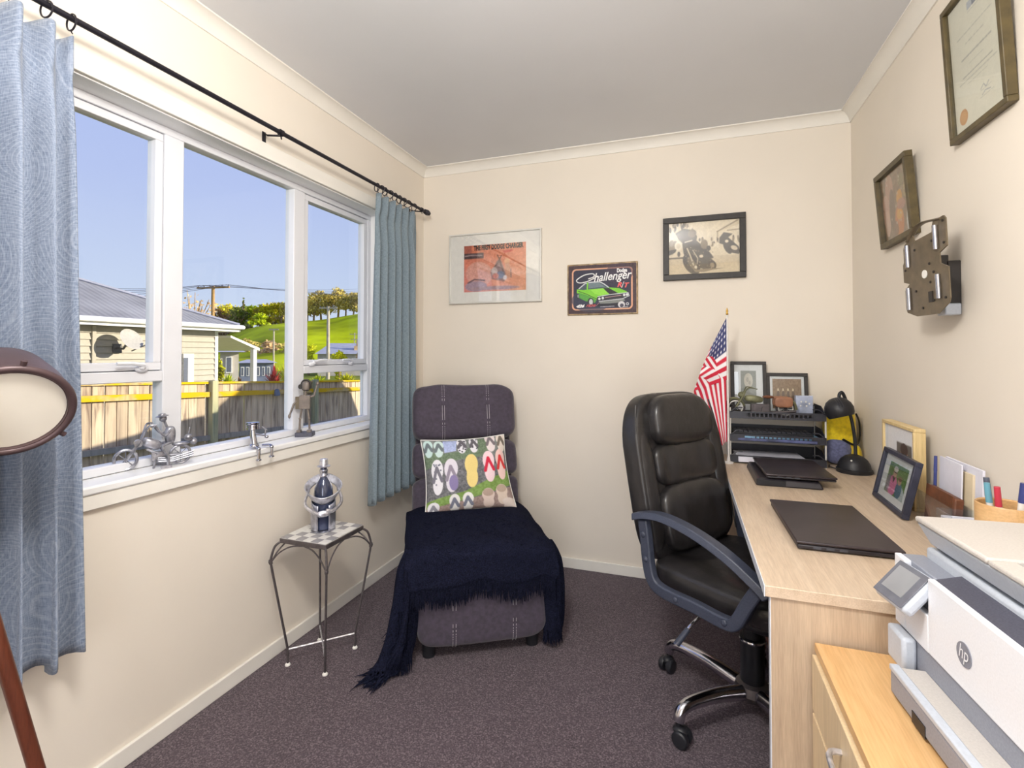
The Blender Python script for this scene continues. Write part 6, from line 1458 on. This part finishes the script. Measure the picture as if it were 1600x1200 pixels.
# desk lamp
dl = thing('desk_lamp', 'black desk lamp with domed base and rounded shade in the corner', 'lamp', (0.695, 2.555, DZ))
MB().lathe([(0.066, 0), (0.068, 0.004), (0.068, 0.016), (0.063, 0.018), (0.060, 0.036), (0.050, 0.056), (0.034, 0.070), (0.014, 0.078), (0.002, 0.079)], 36).build('base', 'black_plastic', dl)
MB(T(-0.022, -0.045, 0.058)).ell((0, 0, 0), (0.004, 0.004, 0.004), 8, 6).build('switch', 'mat_board', dl)
nk = smoothpath([(0.006, 0, 0.07), (0.004, 0.0, 0.14), (-0.006, 0.0, 0.22), (-0.020, 0, 0.28), (-0.032, 0, 0.325), (-0.044, -0.004, 0.348), (-0.055, -0.008, 0.338), (-0.056, -0.010, 0.318)], 5)
MB().tube(nk, 0.0068, 10).build('neck', 'black_plastic', dl)
HM = T(-0.060, -0.012, 0.280) @ RY(-0.28) @ RX(-0.15)
MB(HM).lathe([(0.006, 0.046), (0.022, 0.043), (0.040, 0.032), (0.053, 0.012), (0.057, -0.008), (0.054, -0.028), (0.048, -0.040), (0.044, -0.040), (0.050, -0.010), (0.036, 0.026), (0.004, 0.038)], 36).build('shade', 'black_plastic', dl)
for dx in (-0.008, 0, 0.008):
    MB(HM @ T(dx, 0, 0)).tube([(0, 0.058*math.sin(a), 0.048*math.cos(a)-0.004) for a in [-1.5+3.0*k/20 for k in range(21)]], 0.0018, 5).build('rib', 'tray_plastic', dl)
lc = MB(); lc.tube(smoothpath([(-0.060, 0.02, 0.006), (-0.078, 0.03, 0.010), (-0.080, 0.06, 0.006), (-0.07, 0.10, 0.006)], 5), 0.003, 6); lc.build('cable', 'black_plastic', dl)
# plain bag shape standing in for a yellow plush toy
pb = thing('plush_stand_in', 'plain bag-shaped stand-in for a yellow and grey-blue plush toy behind the desk lamp', 'bag', (0.682, 2.725, DZ))
MB().ell((0, 0, 0.150), (0.068, 0.052, 0.150), 32, 24, 0.7, 0.85).build('body', 'plush_yellow', pb, ang=180)
MB().ell((-0.008, -0.012, 0.070), (0.056, 0.046, 0.066), 28, 18, 0.6, 0.8).build('pocket', 'denim', pb, ang=180)
MB().tube(smoothpath([(0.066, -0.01, 0.24), (0.076, -0.02, 0.20), (0.074, -0.03, 0.13), (0.05, -0.05, 0.10), (0.0, -0.058, 0.125)], 5), 0.007, 8, flat=0.5).build('strap', 'black_plastic', pb)
MB().ell((0.058, -0.040, 0.050), (0.022, 0.034, 0.050), 18, 12).build('side_pocket', 'plush_yellow', pb, ang=180)
# box frame leaning on the right wall (faces the window)
cv = Canvas(80, 76, (236, 236, 238)); cv.rect(0.42, 0.22, 0.90, 0.66, (120, 112, 104)); cv.ell(0.66, 0.38, 0.11, 0.15, (206, 160, 140)); cv.ell(0.66, 0.30, 0.12, 0.09, (84, 66, 58)); cv.ell(0.66, 0.60, 0.15, 0.07, (226, 190, 186)); cv.rect(0.0, 0.0, 0.12, 1, (222, 226, 230)); cv.noise(3, 4)
bx = thing('box_frame', 'deep pale pine box frame with a portrait standing against the right wall', 'picture', (0.742, 2.120, DZ)); bx.rotation_euler = (0, 0, -PI/2)
frame_bars(bx, -0.145, 0.135, 0, 0.270, 0.012, 0.034, 'pine_pale'); MB().box(-0.134, 0.124, -0.026, -0.002, 0.011, 0.259).build('backing', 'mat_board', bx)
canvas_mesh('photo_print', cv, lambda u, v: Vector((-0.133+0.256*u, -0.0268, 0.258-0.246*v)), 'print', bx)
# black frame with family photo
cv = Canvas(100, 84, (104, 136, 66)); cv.noise(26, 5)
cv.ell(0.80, 0.85, 0.2, 0.25, (200, 206, 200)); cv.ell(0.36, 0.70, 0.22, 0.34, (226, 132, 166)); cv.poly([(0.27, 0.42), (0.45, 0.42), (0.37, 0.64)], (88, 70, 60)); cv.ell(0.38, 0.28, 0.10, 0.16, (206, 160, 132)); cv.ell(0.38, 0.17, 0.11, 0.09, (216, 206, 196)); cv.line([(0.30, 0.28), (0.46, 0.28)], 0.018, (60, 52, 50)); cv.ell(0.70, 0.74, 0.16, 0.26, (96, 124, 140)); cv.ell(0.68, 0.46, 0.09, 0.13, (204, 160, 136)); cv.ell(0.68, 0.39, 0.10, 0.08, (130, 96, 70)); cv.ell(0.12, 0.7, 0.10, 0.3, (150, 140, 140)); cv.noise(10, 3)
ff = thing('framed_photograph', 'black frame with a family photograph leaning back on the desk', 'picture', (0.656, 2.012, DZ+0.001)); ff.rotation_euler = (-0.22, 0, -PI/2-0.03)
frame_bars(ff, -0.145, 0.145, 0, 0.182, 0.014, 0.020, 'frame_navy', 0.0015); MB().box(-0.132, 0.132, -0.008, -0.002, 0.012, 0.170).build('mount_board', 'mat_board', ff)
canvas_mesh('photo_print', cv, lambda u, v: Vector((-0.082+0.164*u, -0.0088, 0.144-0.106*v)), 'print', ff)
MB().box(-0.131, 0.131, -0.014, -0.012, 0.014, 0.168).build('glass', 'acrylic', ff, smooth=False)
MB().add([(-0.02, 0.0, 0.12), (0.02, 0.0, 0.12), (0.03, 0.036, 0.012), (-0.03, 0.036, 0.012), (-0.02, 0.003, 0.12), (0.02, 0.003, 0.12), (0.03, 0.039, 0.012), (-0.03, 0.039, 0.012)], [(3, 2, 1, 0), (4, 5, 6, 7), (0, 1, 5, 4), (1, 2, 6, 5), (2, 3, 7, 6), (3, 0, 4, 7)]).build('strut', 'frame_black', ff)
# letter rack with post
rk = thing('letter_rack', 'clear acrylic letter rack against the right wall', 'letter rack', (0.715, 1.755, DZ))
for x_ in (-0.045, 0.0, 0.040): MB().box(x_-0.0015, x_+0.0015, -0.105, 0.105, 0.004, 0.105).build('divider', 'acrylic', rk)
MB().box(-0.047, 0.042, -0.105, 0.105, 0, 0.004).build('base', 'acrylic', rk)
def card(name, label, cat, x, y, w_, h_, lean, rz, m, th=0.003):
    o = MB().box(-th/2, th/2, -w_/2, w_/2, 0, h_).build(name, m, None, bevel=0.0006); o.location = (x, y, DZ+0.0045); o.rotation_euler = (0, lean, rz); return tag(o, label, cat)
card('envelope', 'tall white envelope at the back of the letter rack', 'envelope', 0.738, 1.752, 0.20, 0.205, 0.02, 0.0, 'paper', 0.006)
card('envelope', 'cream paper bag folded in the middle of the letter rack', 'envelope', 0.728, 1.772, 0.17, 0.185, 0.03, 0.03, 'paper_cream', 0.006)
card('document', 'folded pale letter leaning in front of the white envelope', 'paper', 0.7195, 1.785, 0.14, 0.205, 0.03, -0.04, 'paper', 0.004)
wl_ = thing('wallet', 'worn brown leather wallet in the front of the letter rack', 'wallet', (0.692, 1.765, DZ+0.005)); wl_.rotation_euler = (0, 0.08, 0)
MB().box(-0.011, 0.011, -0.085, 0.085, 0, 0.118).build('body', 'brown_leather', wl_, bevel=0.004); MB().box(-0.013, -0.0105, -0.080, 0.080, 0.06, 0.122).build('flap', 'brown_leather', wl_, bevel=0.001)
pen_ = thing('pen', 'blue pen clipped upright in the letter rack', 'pen', (0.7085, 1.85, DZ+0.004)); pen_.rotation_euler = (0, 0.03, 0)
MB().cyl((0, 0, 0), (0, 0, 0.16), 0.0042, n=10).build('barrel', 'pen_blue', pen_); MB().cyl((0, 0, 0.16), (0, 0, 0.205), 0.0046, 0.004, 10).build('cap', 'pen_blue', pen_)
# acrylic desk tray
at_ = thing('acrylic_tray', 'low clear acrylic tray in front of the pen cup', 'tray', (0.690, 1.605, DZ))
for (x0, x1, y0, y1) in ((-0.055, 0.055, -0.042, -0.039), (-0.055, 0.055, 0.039, 0.042), (-0.055, -0.052, -0.039, 0.039), (0.052, 0.055, -0.039, 0.039)): MB().box(x0, x1, y0, y1, 0.003, 0.105).build('side', 'acrylic', at_)
MB().box(-0.055, 0.055, -0.042, 0.042, 0, 0.003).build('base', 'acrylic', at_)
flat_item('note_paper', 'block of white note paper in the clear acrylic tray', 'paper', (0.690, 1.605, DZ+0.0035), 0.096, 0.070, 0.085, 0, 'paper')
# pen cup
pc = thing('pen_cup', 'round honey-coloured wooden pen cup behind the printer', 'cup', (0.700, 1.470, DZ))
MB().lathe([(0.052, 0), (0.055, 0.003), (0.055, 0.168), (0.053, 0.171), (0.050, 0.168), (0.049, 0.010), (0.002, 0.008)], 36).build('body', 'pine_orange', pc)
MB().lathe([(0.0552, 0.010), (0.0556, 0.012), (0.0556, 0.018), (0.0552, 0.020)], 36).build('band', 'pine_pale', pc)
for (x_, y_, tx_, ty_, L_, m, nm, lb) in ((-0.022, 0.030, -0.03, 0.03, 0.212, 'pen_grey', 'marker_pen', 'grey marker pen standing in the wooden pen cup'), (-0.028, 0.004, -0.05, 0.0, 0.205, 'pen_teal', 'marker_pen', 'teal marker pen standing in the wooden pen cup'), (-0.020, -0.018, -0.04, -0.03, 0.202, 'pen_red', 'marker_pen', 'red marker pen standing in the wooden pen cup'), (0.012, -0.028, 0.03, -0.03, 0.215, 'pen_blue', 'ballpoint_pen', 'blue ballpoint standing in the wooden pen cup')):
    o = thing(nm, lb, 'pen', (0.700+x_*0.5, 1.470+y_*0.5, DZ+0.012)); o.rotation_euler = (-ty_*2.0, tx_*2.0, 0)
    MB().cyl((0, 0, 0), (0, 0, L_-0.045), 0.0062, n=12).build('barrel', 'mat_board', o); MB().cyl((0, 0, L_-0.045), (0, 0, L_), 0.0066, 0.0058, 12).build('cap', m, o)
